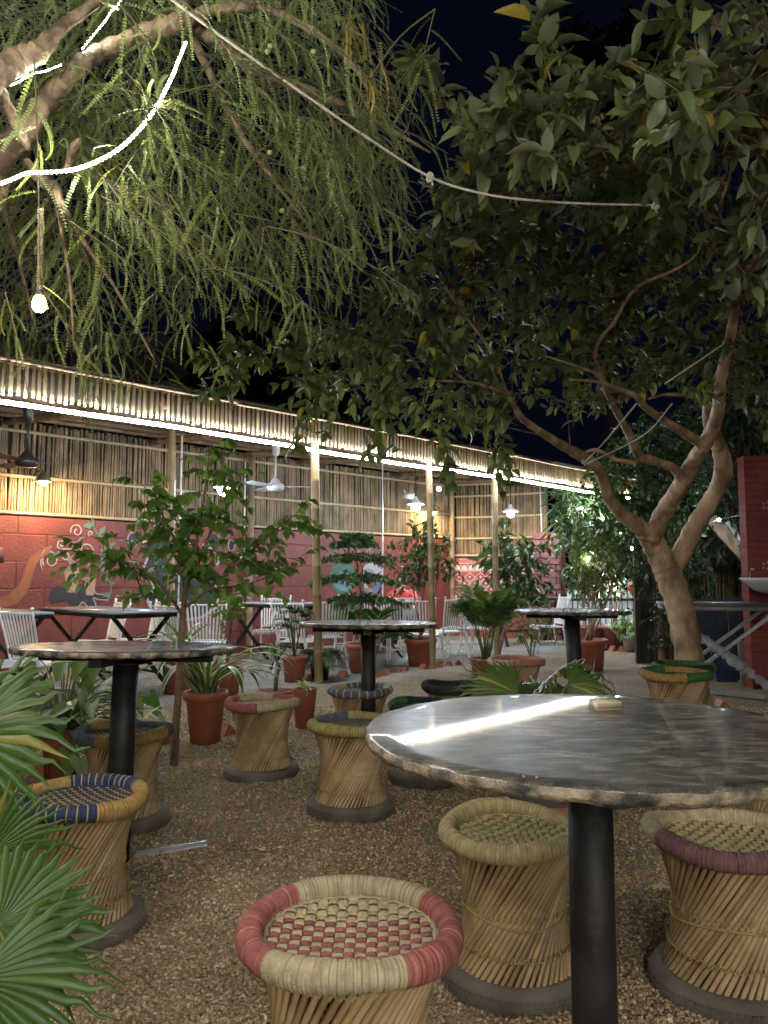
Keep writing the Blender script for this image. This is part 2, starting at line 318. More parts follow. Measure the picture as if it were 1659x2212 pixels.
# ============================================================ walls behind
def redwall_mat(name, c1, c2, axis, bw, bh, mort=.012, bumpd=.012, mcol=None):
    m, nt, b, L = nodes(name); N = nt.nodes.new
    g = N('ShaderNodeNewGeometry'); dt = N('ShaderNodeVectorMath'); dt.operation = 'DOT_PRODUCT'; dt.inputs[1].default_value = tuple(axis); L(g.outputs['Position'], dt.inputs[0])
    sx = N('ShaderNodeSeparateXYZ'); L(g.outputs['Position'], sx.inputs[0]); cb = N('ShaderNodeCombineXYZ'); L(dt.outputs['Value'], cb.inputs[0]); L(sx.outputs['Z'], cb.inputs[1])
    wn = N('ShaderNodeTexNoise'); wn.inputs['Scale'].default_value = 3; L(cb.outputs[0], wn.inputs['Vector']); ad = N('ShaderNodeVectorMath'); ad.operation = 'MULTIPLY_ADD'; L(wn.outputs['Color'], ad.inputs[0]); ad.inputs[1].default_value = (.035, .035, 0); L(cb.outputs[0], ad.inputs[2])
    br = N('ShaderNodeTexBrick'); br.inputs['Scale'].default_value = 1; br.inputs['Brick Width'].default_value = bw; br.inputs['Row Height'].default_value = bh; br.inputs['Mortar Size'].default_value = mort; br.inputs['Mortar Smooth'].default_value = .6
    L(ad.outputs[0], br.inputs['Vector']); n = N('ShaderNodeTexNoise'); n.inputs['Scale'].default_value = 2.4; n.inputs['Detail'].default_value = 9; L(cb.outputs[0], n.inputs['Vector'])
    r = N('ShaderNodeValToRGB'); e = r.color_ramp.elements; e[0].position = .3; e[0].color = col(c1); e[1].position = .7; e[1].color = col(c2); L(n.outputs['Fac'], r.inputs['Fac'])
    mx = N('ShaderNodeMix'); mx.data_type = 'RGBA'; mx.inputs['B'].default_value = col(mcol or tuple(x * .62 for x in c1)); L(r.outputs[0], mx.inputs['A'])
    mu = N('ShaderNodeMath'); mu.operation = 'MULTIPLY'; mu.inputs[1].default_value = .55; L(br.outputs['Fac'], mu.inputs[0]); L(mu.outputs[0], mx.inputs['Factor']); L(mx.outputs['Result'], b.inputs['Base Color'])
    nz = N('ShaderNodeTexNoise'); nz.inputs['Scale'].default_value = 25; nz.inputs['Detail'].default_value = 6; L(cb.outputs[0], nz.inputs['Vector'])
    hs = N('ShaderNodeMath'); hs.operation = 'MULTIPLY_ADD'; L(br.outputs['Fac'], hs.inputs[0]); hs.inputs[1].default_value = -1.0; L(nz.outputs['Fac'], hs.inputs[2])
    bp = N('ShaderNodeBump'); bp.inputs['Strength'].default_value = .8; bp.inputs['Distance'].default_value = bumpd; L(hs.outputs[0], bp.inputs['Height']); L(bp.outputs[0], b.inputs['Normal'])
    b.inputs['Roughness'].default_value = .62; return m
RED = redwall_mat('red_wall_paint', (.125, .024, .017), (.20, .042, .030), U, .75, .36)
C0, C1 = W(-3.2, TB, 0), W(10.34, TB, 0); E1 = np.array([3.30, 15.55, 0]); U2 = nrm(E1 - C1); N2 = np.array([-U2[1], U2[0], 0])
wall_red = thing('painted_wall', 'red painted block wall with murals under the bamboo screen at the left', 'wall', C0)
m = MB(); slab(m, C0, C1, -.1, 2.02, .2, N_); m.build('masonry', RED, wall_red)
wall_pat = thing('painted_wall', 'red wall covered in a white lattice pattern, beside the brick pillar', 'wall', C1)
RED2 = redwall_mat('maroon_wall_paint', (.30, .05, .05), (.40, .08, .07), U2, 2.0, .5)
m = MB(); slab(m, C1, E1, -.1, 1.64, .2, N2); m.build('masonry', RED2, wall_pat)
def screen(label, a, b, z0, z1, nv, rails, sid):
    a, b = np.array(a), np.array(b); u = nrm(b - a); Ln = np.linalg.norm(b - a); rg = np.random.default_rng(sid); sc = thing('bamboo_screen', label, 'bamboo screen', a + np.array([0, 0, z0]))
    m = MB(); s = 0
    while s < Ln:
        r = .013 + .008 * rg.random(); p = a + u * s + nv * (.05 + .012 * rg.random()); q = p + u * rg.normal() * .012; zt = z1 - .05 * rg.random()
        us = np.array([0, .3, .31, .62, .63, 1]) + rg.random() * .0
        h = rg.random() * .3; us = np.array([0, .12 + h, .135 + h, .15 + h, .55 + h, .565 + h, .58 + h, 1]); rr = r * np.array([1, 1, 1.18, .98, .97, 1.15, .96, .93])
        m.add(tube([np.append((p + (q - p) * x)[:2], z0 + (zt - z0) * x) for x in us], rr, 6, False)); s += 2 * r + .0006 + .004 * rg.random() ** 4
    m.build('culms', BAMBOO_OLD, sc); m = MB(); slab(m, a + nv * .12, b + nv * .12, z0, z1, .02, nv); m.build('backing', mat('dark_matting', (.05, .036, .022), (.09, .07, .045), rough=.9), sc)
    for z in rails:
        m = MB(); m.add(bamboo_pole(np.append(a[:2], z) + nv * .015, np.append(b[:2], z) + nv * .015, .024, 8, sid + 3)); m.build('rail', BAMBOO, sc)
    return sc
screen('weathered bamboo cane screen above the red mural wall', C0, C1, 2.04, 3.30, N_, (2.07, 2.56, 3.16), 5)
screen('bamboo cane screen above the white lattice pattern, warmly lit', C1, E1, 1.66, 3.35, N2, (1.69, 2.05, 2.5, 2.95, 3.2), 6)
for i, (s, t) in enumerate(((.95, 3.56), (5.05, 3.56))):            # wall posts that part the red wall into bays
    m = MB(); m.add(bamboo_pole(W(s, t, 0), W(s, t, 3.2), .055, 9, 90 + i)); m.build('wall_post', BAMBOO_OLD, pav)
m = MB(); m.add(bamboo_pole(C1 + np.array([-.05, -.1, 0]), C1 + np.array([-.05, -.1, 3.3]), .06, 9, 97)); m.build('wall_post', BAMBOO_OLD, pav)
# mauve pillar of rough bricks at the end of the patterned wall
def brick_pillar(name, label, c, ux, w, h, bl, bh, mt, mm, seed):
    rg = np.random.default_rng(seed); t = thing(name, label, 'pillar', c); ux = np.array(ux); uy = np.array([-ux[1], ux[0], 0]); m = MB(); nrow = int(h / bh)
    for r in range(nrow):
        off = (r % 2) * .5; nb = int(round(w / bl))
        for f in range(4):
            d, nn = [(ux, -uy), (uy, ux), (-ux, uy), (-uy, -ux)][f]; k = 0; x = -w / 2 - (bl * off if off else 0)
            while x < w / 2 - .01:
                x0, x1 = max(x, -w / 2), min(x + bl, w / 2); x += bl
                if x1 - x0 < .03: continue
                cc = np.array(c) + d * ((x0 + x1) / 2) + nn * (w / 2 - .03 + rg.random() * .008) + np.array([0, 0, (r + .5) * bh])
                V, F = box(cc, (x1 - x0 - .018, .07, bh - .02), [d, -nn, [0, 0, 1]]); V = V + rg.normal(size=V.shape) * .004; m.add((V, F), smooth=False)
    m.build('bricks', mt, t); m = MB(); m.add(box(np.array(c) + np.array([0, 0, nrow * bh / 2 - .005]), (w - .03, w - .03, nrow * bh - .01), [ux, uy, [0, 0, 1]])); m.build('mortar', mm, t); return t
MAUVE = mat('mauve_brick', (.15, .05, .055), (.23, .085, .09), rough=.75, scale=9, bump=.5, bscale=40, island=.18)
brick_pillar('brick_pillar', 'mauve painted rough brick pillar at the end of the pavilion', P(1190, 1380, 15.5) * [1, 1, 0] + [0, 0, -.02], U2, .52, 2.2, .3, .125, MAUVE, mat('dark_mortar', (.06, .025, .025), (.1, .04, .04), rough=.9), 3)
# dark red brick wall end at the right edge
RB = P(1640, 1380, 8.6) * [1, 1, 0]
rw = thing('brick_wall', 'dark red painted brick wall standing at the right edge', 'wall', RB)
REDB = redwall_mat('deep_red_brick', (.19, .032, .024), (.27, .048, .034), (1, 0, 0), .24, .082, .008, .006)
m = MB(); a = P(1622, 1380, 8.6) * [1, 1, 0]; slab(m, a + [0, 0, 0], a + [2.6, -.35, 0], -.1, 2.58, .16, (0, 1, 0)); m.build('masonry', REDB, rw)
# unlit house far behind the pavilion
bl = thing('building', 'dark unlit house with arched openings far behind the pavilion', 'building', (-7.5, 27, 0)); PL = mat('dusk_plaster', (.16, .15, .15), (.26, .24, .24), rough=.9, scale=1.2, bump=.3)
m = MB(); slab(m, (-14, 27, 0), (-5.6, 27, 0), 0, 9.2, 6, (0, 1, 0)); m.build('house_wall', PL, bl)
m = MB(); slab(m, (-14.3, 26.7, 0), (-5.3, 26.7, 0), 9.2, 9.75, 6.6, (0, 1, 0)); m.build('cornice', PL, bl)
for i in range(6):
    x = -12.6 + i * 1.25; m = MB(); m.add(box((x, 26.85, 7.3), (.22, .3, 3.8))); m.build('pilaster', PL, bl)
    m = MB(); pts = [(x + .34, 26.96, 5.6), (x + .92, 26.96, 5.6), (x + .92, 26.96, 7.9)] + [(x + .63 + .29 * math.cos(q), 26.96, 7.9 + .29 * math.sin(q)) for q in np.linspace(.3, math.pi - .3, 6)] + [(x + .34, 26.96, 7.9)]
    m.add((pts, np.arange(len(pts))[None])); m.build('arched_opening', mat('dark_opening', (.01, .01, .012), rough=.6), bl)

# ============================================================ murals (flat paint on the wall)
def flat(name, c, r=.7): return mat(name, tuple(x * .85 for x in c), c, rough=r, scale=14)
PW, PK, PG, PO2, PB, PM, PC = flat('white_mural_paint', (.42, .33, .30)), flat('black_mural_paint', (.025, .025, .032)), flat('green_mural_paint', (.13, .2, .12)), flat('orange_mural_paint', (.3, .09, .035)), flat('brown_mural_paint', (.2, .1, .06)), flat('maroon_mural_paint', (.22, .03, .05)), flat('cream_mural_paint', (.6, .45, .28))
class Mural:
    def __init__(s, p0, n, root): s.p0, s.n, s.root = np.array(p0), np.array(n), root; s.k = 0
    def wp(s, pts): s.k += 1; o = .004 + .0006 * (s.k % 12); return np.array([on_plane(x, y, s.p0 - s.n * o, s.n) for x, y in pts])
    def ribbon(s, mb, pts, w, sm=5, taper=False):
        p = spline(s.wp(pts), sm) if sm else s.wp(pts); t = nrm(np.gradient(p, axis=0)); x = nrm(np.cross(t, s.n)); k = len(p)
        ww = w * (np.sin(np.linspace(.25, math.pi - .12, k)) if taper else np.ones(k)); V = np.concatenate([p - x * ww[:, None] / 2, p + x * ww[:, None] / 2])
        i = np.arange(k - 1); mb.add((V, np.stack([i, i + 1, i + 1 + k, i + k], -1)), smooth=False)
    def fill(s, mb, pts, sm=0):
        q = list(pts) + [pts[0]]; p = spline(s.wp(q), sm)[:-1] if sm else s.wp(pts); c = p.mean(0); k = len(p); i = np.arange(k)
        mb.add((np.concatenate([p, [c]]), np.stack([i, (i + 1) % k, np.full(k, k)], -1)), smooth=False)
    def done(s, mb, name, mt): return mb.build(name, mt, s.root)
M1 = Mural(W(0, TB, 0), N_, wall_red)
def spiral(cx, cy, r, a0, turns, sgn=1, sq=1.15): return [(cx + r * (1 - .82 * u) * math.cos(a0 + sgn * turns * 6.28 * u), cy + sq * r * (1 - .82 * u) * math.sin(a0 + sgn * turns * 6.28 * u)) for u in np.linspace(0, 1, 14)]
m = MB()
for q in (spiral(110, 1210, 19, 2.6, 1.5), spiral(186, 1190, 17, 1.2, 1.4, -1), spiral(166, 1147, 14, 2.9, 1.3), spiral(133, 1176, 10, 2, 1.2), spiral(143, 1200, 9, 3, 1.1, -1), spiral(196, 1152, 6, 2, 1)): M1.ribbon(m, q, .018)
for q in ([(92, 1232), (88, 1215), (95, 1190), (112, 1178)], [(120, 1182), (140, 1186), (160, 1183), (172, 1165), (185, 1158)], [(150, 1205), (166, 1222), (172, 1245), (190, 1258)], [(142, 1250), (152, 1268), (165, 1275)], [(215, 1198), (232, 1200), (248, 1188)], [(200, 1222), (214, 1232), (228, 1230)]): M1.ribbon(m, q, .02, taper=True)
M1.done(m, 'mural_swirls', PW)
m = MB(); tr = [(-18, 1297), (18, 1286), (42, 1262), (54, 1232), (66, 1206), (98, 1184), (112, 1180), (104, 1194), (82, 1212), (70, 1240), (60, 1272), (36, 1302), (0, 1312), (-18, 1312)]
M1.fill(m, [(x, y + 4) for x, y in [(-18, 1292), (8, 1290), (24, 1280), (22, 1302), (-18, 1308)]]); 
for k in range(len(tr) // 2 - 1): M1.fill(m, [tr[k], tr[k + 1], tr[-2 - k], tr[-1 - k]])
M1.done(m, 'mural_trunk', PO2)
m = MB(); M1.ribbon(m, tr[:7], .022); M1.ribbon(m, tr[6:], .022)
for x, y, r in ((18, 1295, 5), (38, 1280, 5), (50, 1258, 4.5), (58, 1236, 4), (68, 1218, 3.5), (80, 1204, 3)): M1.fill(m, [(x + r * math.cos(a), y + r * math.sin(a)) for a in np.linspace(0, 6.28, 9)[:-1]])
M1.done(m, 'mural_trunk_outline', PB)
sp = [(108, 1290), (124, 1274), (140, 1278), (160, 1272), (185, 1274), (202, 1278), (205, 1290), (228, 1296), (232, 1306), (212, 1306), (200, 1302), (206, 1322), (204, 1334), (190, 1326), (178, 1312), (170, 1322), (162, 1334), (150, 1324), (146, 1310), (128, 1312), (112, 1318), (106, 1308)]
sp = [(x, (y - 1300) * .86 + 1288) for x, y in sp]
m = MB(); M1.fill(m, sp, 3); M1.done(m, 'mural_splash', PK)
m = MB(); M1.ribbon(m, [(x + 1.5, y + 2) for x, y in sp[5:17]], .014); M1.done(m, 'mural_splash_edge', PW)
for q in ([(150, 1233), (154, 1230), (180, 1230), (184, 1234), (178, 1282), (157, 1282)], [(195, 1250), (198, 1248), (220, 1248), (222, 1251), (216, 1288), (200, 1288)]):
    m = MB(); q = [(x - 12 if x < 190 else x - 14, y - 2) for x, y in q]; M1.fill(m, q); cup = M1.done(m, 'mural_cup', flat('tea_glass_paint', (.36, .22, .15)))
    m = MB(); M1.ribbon(m, q[2:5], .01, 0); M1.ribbon(m, [q[0], q[5], q[4]], .01, 0); M1.ribbon(m, [((q[0][0] + q[3][0]) / 2, q[0][1] + 8), ((q[4][0] + q[5][0]) / 2, q[4][1] - 2)], .012, 0); M1.ribbon(m, [q[0], q[3]], .016, 0); m.build('cup_lines', PB, wall_red)
m = MB()
for x in (148, 152, 188, 199): M1.ribbon(m, [(x, 1226), (x + 4, 1218), (x - 1, 1210), (x + 5, 1200)], .01)
M1.done(m, 'mural_steam', PW)
m = MB(); M1.ribbon(m, [(201, 1121), (203, 1140), (214, 1156), (232, 1165), (240, 1180), (236, 1200), (230, 1222), (236, 1250), (240, 1275), (232, 1300)], .02)
for x, y, dx, dy in ((205, 1132, -28, 6), (204, 1126, -8, -6), (214, 1156, 14, -20), (222, 1160, -14, 2), (240, 1180, 10, -10), (238, 1190, -24, -2), (236, 1200, -20, 8), (233, 1218, 14, -8), (232, 1226, -18, 8), (236, 1250, -14, 4), (238, 1262, 12, -4), (238, 1280, -16, 10)):
    L_ = math.hypot(dx, dy); ux, uy = dx / L_, dy / L_; M1.fill(m, [(x, y), (x + dx * .45 - uy * L_ * .28, y + dy * .45 + ux * L_ * .28), (x + dx, y + dy), (x + dx * .45 + uy * L_ * .28, y + dy * .45 - ux * L_ * .28)])
M1.done(m, 'mural_vine', PG)
big = [(310, 1172), (345, 1168), (358, 1140), (372, 1142), (386, 1168), (405, 1158), (418, 1190), (440, 1180), (470, 1210), (452, 1240), (470, 1290), (440, 1330), (390, 1340), (345, 1330), (322, 1300), (335, 1270), (312, 1240), (322, 1205)]
m = MB(); M1.fill(m, big, 3); M1.done(m, 'mural_shape', PK)
m = MB(); M1.ribbon(m, [(x + (3 if x > 390 else -3), y - 1) for x, y in big] , .035); M1.done(m, 'mural_shape_edge', PW)
m = MB(); M1.fill(m, [(362, 1205), (380, 1178), (410, 1172), (440, 1180), (462, 1200), (466, 1228), (440, 1240), (400, 1236), (374, 1244), (362, 1228)], 4); M1.done(m, 'mural_curls', flat('crimson_mural_paint', (.30, .035, .06)))
m = MB()
for k in range(13): M1.ribbon(m, spiral(372 + 7.5 * k, 1200 + 14 * math.sin(k * 1.7), 13, k, .8), .012)
M1.done(m, 'mural_curl_lines', flat('pink_mural_paint', (.5, .16, .18)))
m = MB(); M1.fill(m, [(374, 1250), (392, 1240), (430, 1238), (456, 1252), (462, 1290), (450, 1300), (420, 1288), (396, 1300), (380, 1292)], 3); M1.done(m, 'mural_face', PC)
m = MB(); M1.fill(m, [(386, 1262), (404, 1252), (440, 1256), (446, 1272), (415, 1280), (392, 1278)], 3)
for x, y, a, b_ in ((287, 1166, 9, 13), (458, 1172, 17, 17), (500, 1178, 6, 10), (520, 1210, 8, 8), (540, 1205, 5, 6), (545, 1185, 4, 6), (537, 1230, 5, 9), (330, 1130 + 30, 5, 9)): M1.fill(m, [(x + a * math.cos(q), y + b_ * math.sin(q)) for q in np.linspace(0, 6.28, 13)[:-1]])
M1.done(m, 'mural_drops', PK)
m = MB()
for x, y, a, b_ in ((500, 1178, 7, 12), (520, 1210, 9, 9), (537, 1230, 6, 11), (287, 1166, 11, 16)): M1.ribbon(m, [(x + a * math.cos(q), y + b_ * math.sin(q)) for q in np.linspace(0, 6.28, 13)], .014)
M1.done(m, 'mural_drop_edges', PW)
m = MB(); M1.ribbon(m, [(700, 1212), (712, 1195), (730, 1184), (752, 1182), (768, 1190)], .07); M1.ribbon(m, [(768, 1208), (780, 1194), (800, 1186), (818, 1190), (834, 1206)], .08); M1.done(m, 'mural_brows', flat('grey_mural_paint', (.12, .075, .075)))
m = MB(); M1.fill(m, [(804 + 23 * math.cos(q), 1247 + 35 * math.sin(q)) for q in np.linspace(0, 6.28, 25)[:-1]]); M1.done(m, 'mural_oval', flat('oval_white_paint', (.34, .32, .33)))
m = MB(); M1.fill(m, [(741 + 29 * math.cos(q), 1247 + 38 * math.sin(q)) for q in np.linspace(0, 6.28, 25)[:-1]]); M1.done(m, 'mural_oval', flat('oval_green_paint', (.05, .11, .075)))
m = MB(); M1.fill(m, [(738, 1232), (758, 1236), (764, 1256), (750, 1276), (726, 1270), (722, 1248)], 3); M1.done(m, 'mural_oval_patch', flat('pale_blue_mural_paint', (.13, .2, .22)))
m = MB(); M1.fill(m, [(790, 1272), (806, 1264), (820, 1252), (826, 1250), (822, 1268), (812, 1278), (800, 1281)], 3); M1.done(m, 'mural_oval_wave', flat('blue_mural_paint', (.06, .14, .26)))
m = MB()                                                    # the hand-lettered word and emblem on the white oval
for q in ([(791, 1229), (791, 1236), (795, 1237), (795, 1228)], [(793, 1233), (791, 1243)], [(798, 1229), (798, 1236), (802, 1237), (802, 1229)], [(805, 1230), (809, 1230), (808, 1236), (804, 1235)], [(809, 1230), (809, 1241)], [(812, 1228), (812, 1238)], [(789, 1228), (813, 1227)]): M1.ribbon(m, q, .016, 0)
M1.done(m, 'mural_lettering', PK)
m = MB(); M1.fill(m, [(818, 1226), (822, 1227), (822, 1232), (819, 1237), (816, 1232), (815, 1227)]); M1.done(m, 'mural_emblem', flat('rust_mural_paint', (.4, .14, .06)))
m = MB()
for x, y0, y1 in ((775, 1180, 1205), (793, 1184, 1210), (799, 1180, 1202), (805, 1190, 1206)): M1.ribbon(m, [(x, y0), (x, y1)], .012, 0)
M1.done(m, 'mural_drips', PW)
M2 = Mural(C1, N2, wall_pat)                                # white folk pattern
m = MB(); x0, x1 = 992, 1168
yy = lambda x, y: y - (x - 992) * .03 + (0 if y < 1225 else (x - 992) * .02)
for y in (1208, 1217): M2.ribbon(m, [(x, yy(x, y)) for x in (x0, 1080, x1)], .015, 0)
zz = [(x0 + k * 2.2, yy(x0 + k * 2.2, 1210 if k % 2 else 1215)) for k in range(81)]; M2.ribbon(m, zz, .01, 0)
M2.ribbon(m, [(x, yy(x, 1234)) for x in (x0, 1080, x1)], .012, 0)
for k in range(13):
    cx = x0 - 4 + k * 15; M2.fill(m, [(cx + 7 * math.cos(a), yy(cx, 1232.5) - 12 * math.sin(a)) for a in np.linspace(0, math.pi, 9)])
    M2.fill(m, [(cx + 6, yy(cx, 1220)), (cx + 9, yy(cx, 1220)), (cx + 7.5, yy(cx, 1226))])
for r in range(4):
    for k in range(8):
        cx = x0 + k * 23 + (11.5 if r % 2 else 0); cyy = yy(cx, 1247 + r * 13.5)
        if cx > x1: continue
        pts = [(cx + 11.5, cyy), (cx + 8, cyy - 3), (cx + 6, cyy - 5.5), (cx + 2.5, cyy - 7), (cx, cyy - 10.5)]
        for sx in (1, -1):
            for sy in (1, -1): M2.ribbon(m, [(cx + (x - cx) * sx, cyy + (y - cyy) * sy) for x, y in pts], .013, 3)
        for a in (-.9, -.45, 0, .45, .9): M2.fill(m, [(cx, cyy + 2.5), (cx + 2.6 * math.sin(a) - .7, cyy - 2.6 * math.cos(a) + 1), (cx + 4.2 * math.sin(a), cyy - 4.6 * math.cos(a) + 1), (cx + 2.6 * math.sin(a) + .7, cyy - 2.6 * math.cos(a) + 1)])
M2.done(m, 'mural_lattice', flat('lattice_white_paint', (.6, .53, .5)))
# ============================================================ woven cane stools
RC = {k: rope_mat(k + '_rope', c) for k, c in dict(beige=(.40, .335, .215), red=(.30, .105, .095), blue=(.045, .062, .125), yellow=(.40, .26, .095), olive=(.36, .31, .12), grey=(.11, .125, .145), black=(.035, .04, .042),
      green=(.06, .17, .055), mustard=(.40, .255, .09), pink=(.42, .2, .15), mauve=(.22, .115, .12), teal=(.05, .13, .095), straw=(.44, .37, .19)).items()}
RD = {k: mat(k + '_rope_groove_shade', tuple(x * .5 for x in m.node_tree.nodes['Color Ramp'].color_ramp.elements[1].color[:3]), rough=.9, spec=.1) for k, m in RC.items()}  # darker copy of each rope colour, painting shade between the windings
RIM_R, RIM_r, RT, RB_, ZT, ZB = .207, .028, .196, .192, .425, .058
SH = .46
def hyper(z):                                     # radius of the twisted cane body at height z
    u = (z - ZB) / (ZT - ZB); a = math.radians(80); x = RB_ * (1 - u) + RT * math.cos(a) * u; y = RT * math.sin(a) * u; return math.hypot(x, y)
def stool_meshes():
    n = 56; rg = np.random.default_rng(2); A = math.radians(80)
    def sticks(sg, dr, r, k):
        m = MB()
        for i in range(n):
            a = i * 2 * math.pi / n + rg.normal() * .003; b = a + sg * A + rg.normal() * .004; rr = r * (.88 + .2 * rg.random())
            p = np.array([(RB_ - dr) * math.cos(a), (RB_ - dr) * math.sin(a), ZB - .03]); q = np.array([(RT - dr) * math.cos(b), (RT - dr) * math.sin(b), ZT - .002])
            us = [0, .25, .262, .5, .7, .712, 1]; j = rg.random() * .25
            m.add(tube([p + (q - p) * min(1, u + (j if 0 < u < 1 else 0) * .8) for u in us], rr * np.array([1, 1, 1.13, 1, .98, 1.1, .95]), k, False))
        return m
    body = sticks(1, 0, .0078, 7).mesh('stick_body', CANE); inner = sticks(-1, .02, .0056, 5).mesh('inner_sticks', CANE_SHADE)
    bind = MB()
    for z, amp, w in ((.395, .006, .0032), (.245, .011, .003), (.23, .010, .003), (.125, .007, .003)):
        k = n * 4; a = np.arange(k) * 2 * math.pi / k; zz = z + amp * np.sign(np.sin(a * n)) * .7; rr = np.array([hyper(x) for x in zz]) + .0055 + .0025 * np.cos(a * n)
        bind.add(ring(np.stack([rr * np.cos(a), rr * np.sin(a), zz], -1), w, 5))
    a = np.arange(64) * 2 * math.pi / 64; zz = .212 + .012 * np.sin(a * 2 + 1) ; rr = np.array([hyper(x) for x in zz]) + .008
    bind.add(ring(np.stack([rr * np.cos(a), rr * np.sin(a), zz], -1), .0034, 6))
    bind = bind.mesh('binding_cord', rope_mat('binding_rope', (.38, .29, .13)))
    ty = MB(); prof = [(.165, .055), (.185, .063), (.2, .062), (.212, .056), (.221, .045), (.227, .032), (.2285, .02), (.227, .008), (.221, -.012), (.2, -.015)]
    ty.add(lathe(prof, 64))
    for r_ in range(3):
        for i in range(72):
            a = (i + .5 * (r_ % 2)) * 2 * math.pi / 72; d = np.array([math.cos(a), math.sin(a), 0]); t = np.array([-d[1], d[0], 0])
            ty.add(box(d * (.2275 - .003 * (r_ == 0)) + [0, 0, .037 - r_ * .015], (.008, .0125, .009), [d, t, [0, 0, 1]]), smooth=False)
    return body, inner, bind, ty.mesh('tyre_base', RUBBER)
SB = stool_meshes()
def rim_obj(root, sectors, base, wav, seed, stripe=None, hi=True):
    """rope wound round the seat ring: sectors = [(from deg, to deg, colour)], stripe = (colour, every n-th winding)"""
    rg = np.random.default_rng(seed); k = 600 if hi else 240; n = 14; a = np.arange(k) * 2 * math.pi / k
    ph = rg.random(3) * 6.28; z = .435 + wav * (np.sin(2 * a + ph[0]) + .5 * np.sin(3 * a + ph[1])); R = RIM_R + wav * .5 * np.sin(2 * a + ph[2])
    r = RIM_r * (1 + .05 * np.sin(5 * a + ph[0]) + (np.arange(k) % 4 == 0) * -.11 - .17 * (rg.random(k) < .03) + rg.normal(size=k) * .014)
    VF = ring(np.stack([R * np.cos(a), R * np.sin(a), z], -1), r, n)
    V = VF[0]; c = V.reshape(k, n, 3); cen = np.stack([R * np.cos(a), R * np.sin(a), z], -1)[:, None]; c = cen + (c - cen) * [1, 1, 1.06]
    names = [base] + [s[2] for s in sectors] + ([stripe[0]] if stripe else []); names = list(dict.fromkeys(names)); mi = np.zeros(k, int); deg = np.degrees(a)
    for s0, s1, nm in sectors:
        d = (deg - s0) % 360; mi[d < (s1 - s0) % 360] = names.index(nm)
    if stripe:
        st = (np.arange(k) % stripe[1] < 2) & np.isin(mi, [names.index(x) for x in stripe[2]]); mi[st] = names.index(stripe[0])
    gr = ((np.arange(k) % 6 == 0) & (rg.random(k) < .8)) | (rg.random(k) < .03); mi = np.where(gr & hi, mi + len(names), mi)
    m = MB(); m.add((c.reshape(-1, 3), VF[1]), np.repeat(mi, n)); rim = m.build('seat_rim', [RC[x] for x in names] + ([RD[x] for x in names] if hi else []), root, local=True)
    return rim
def seat_obj(root, warp, weft, p=.0225, weft2=None, split=None, hi=True, twill=False, rot=0.0):
    """plain weave of flat rope ribbons inside the ring"""
    R = .184; m = MB(); k = int(R / p); cs = np.linspace(-1, 1, 7 if hi else 4); ridge = (np.abs(np.sin(cs * 4.5)) * .0013 if hi else np.zeros(4)) - .0016 * cs ** 2
    names = list(dict.fromkeys([warp, weft] + ([weft2] if weft2 else []))); ca, sa = math.cos(rot), math.sin(rot)
    for d in (0, 1):
        for i in range(-k, k + 1):
            c = i * p; h = math.sqrt(max(0, R * R - c * c))
            if h < .02: continue
            t = np.arange(-h, h + 1e-6, p / (6 if hi else 4)); ph = t / p
            step = 2.0 if twill else 1.0
            w = np.tanh(2.2 * np.cos(math.pi * (ph + (i if not twill else i * .5)) / (1 if not twill else 1.0))) * (1 if d == 0 else -1)
            zz = .427 + .0038 * w - .016 * (1 - (t * t + c * c) / (R * R)); hw = p * (.475 - .02 * w)
            if d == 0: V = np.stack([c + cs[None] * hw[:, None], t[:, None] + 0 * cs[None], zz[:, None] + ridge[None]], -1)
            else: V = np.stack([t[:, None] + 0 * cs[None], c + cs[None] * hw[:, None], zz[:, None] + ridge[None]], -1)
            a, b = V.shape[:2]; ii, jj = np.meshgrid(np.arange(a - 1), np.arange(b - 1), indexing='ij'); q = ii * b + jj; F = np.stack([q, q + 1, q + b + 1, q + b], -1).reshape(-1, 4)
            nm = warp if d == 0 else (weft2 if weft2 and c > split else weft)
            V = V.reshape(-1, 3); V = np.stack([V[:, 0] * ca - V[:, 1] * sa, V[:, 0] * sa + V[:, 1] * ca, V[:, 2]], -1); m.add((V, F), names.index(nm))
    m.add(lathe([(.001, .405), (.09, .409), (.184, .42)], 40), names.index(warp))
    if hi:
        for i in range(150):                              # short cords that tie the weave to the ring
            a = i * 2 * math.pi / 150 + RNG.normal() * .006; d = np.array([math.cos(a), math.sin(a), 0]); m.add(tube([d * .172 + [0, 0, .425], d * .187 + [0, 0, .436]], .0016, 4, False), 0)
        a = np.arange(120) * 2 * math.pi / 120; m.add(ring(np.stack([.176 * np.cos(a), .176 * np.sin(a), .43 + .002 * np.sin(40 * a)], -1), .003, 5), 0)
    return m.build('woven_seat', [RC[x] for x in names], root, local=True)
def stool(label, px, py, sectors, base, warp, weft, size=1.0, rot=0.0, wav=.004, hi=False, tilt=(0, 0), **k):
    st = k.pop('stripe', None); g = G(px, py); root = thing('cane_stool', label, 'stool', (g[0], g[1], gh(g[0], g[1]) + .002), 'round cane stools with rope rims')
    off = -math.degrees(math.atan2(g[0], g[1])); sectors = [(a + off, b + off, c) for a, b, c in sectors]; seed = int(px); rim_obj(root, sectors, base, wav, seed, st, hi); seat_obj(root, warp, weft, hi=hi, **k)
    for me in SB:
        o = bpy.data.objects.new(me.name, me); C.objects.link(o); o.parent = root; o.rotation_euler = (0, 0, rot)
    root.scale = (size, size, size); root.rotation_euler = (tilt[0], tilt[1], 0); return root
gy = lambda d: 1250 + FPX * HC / d
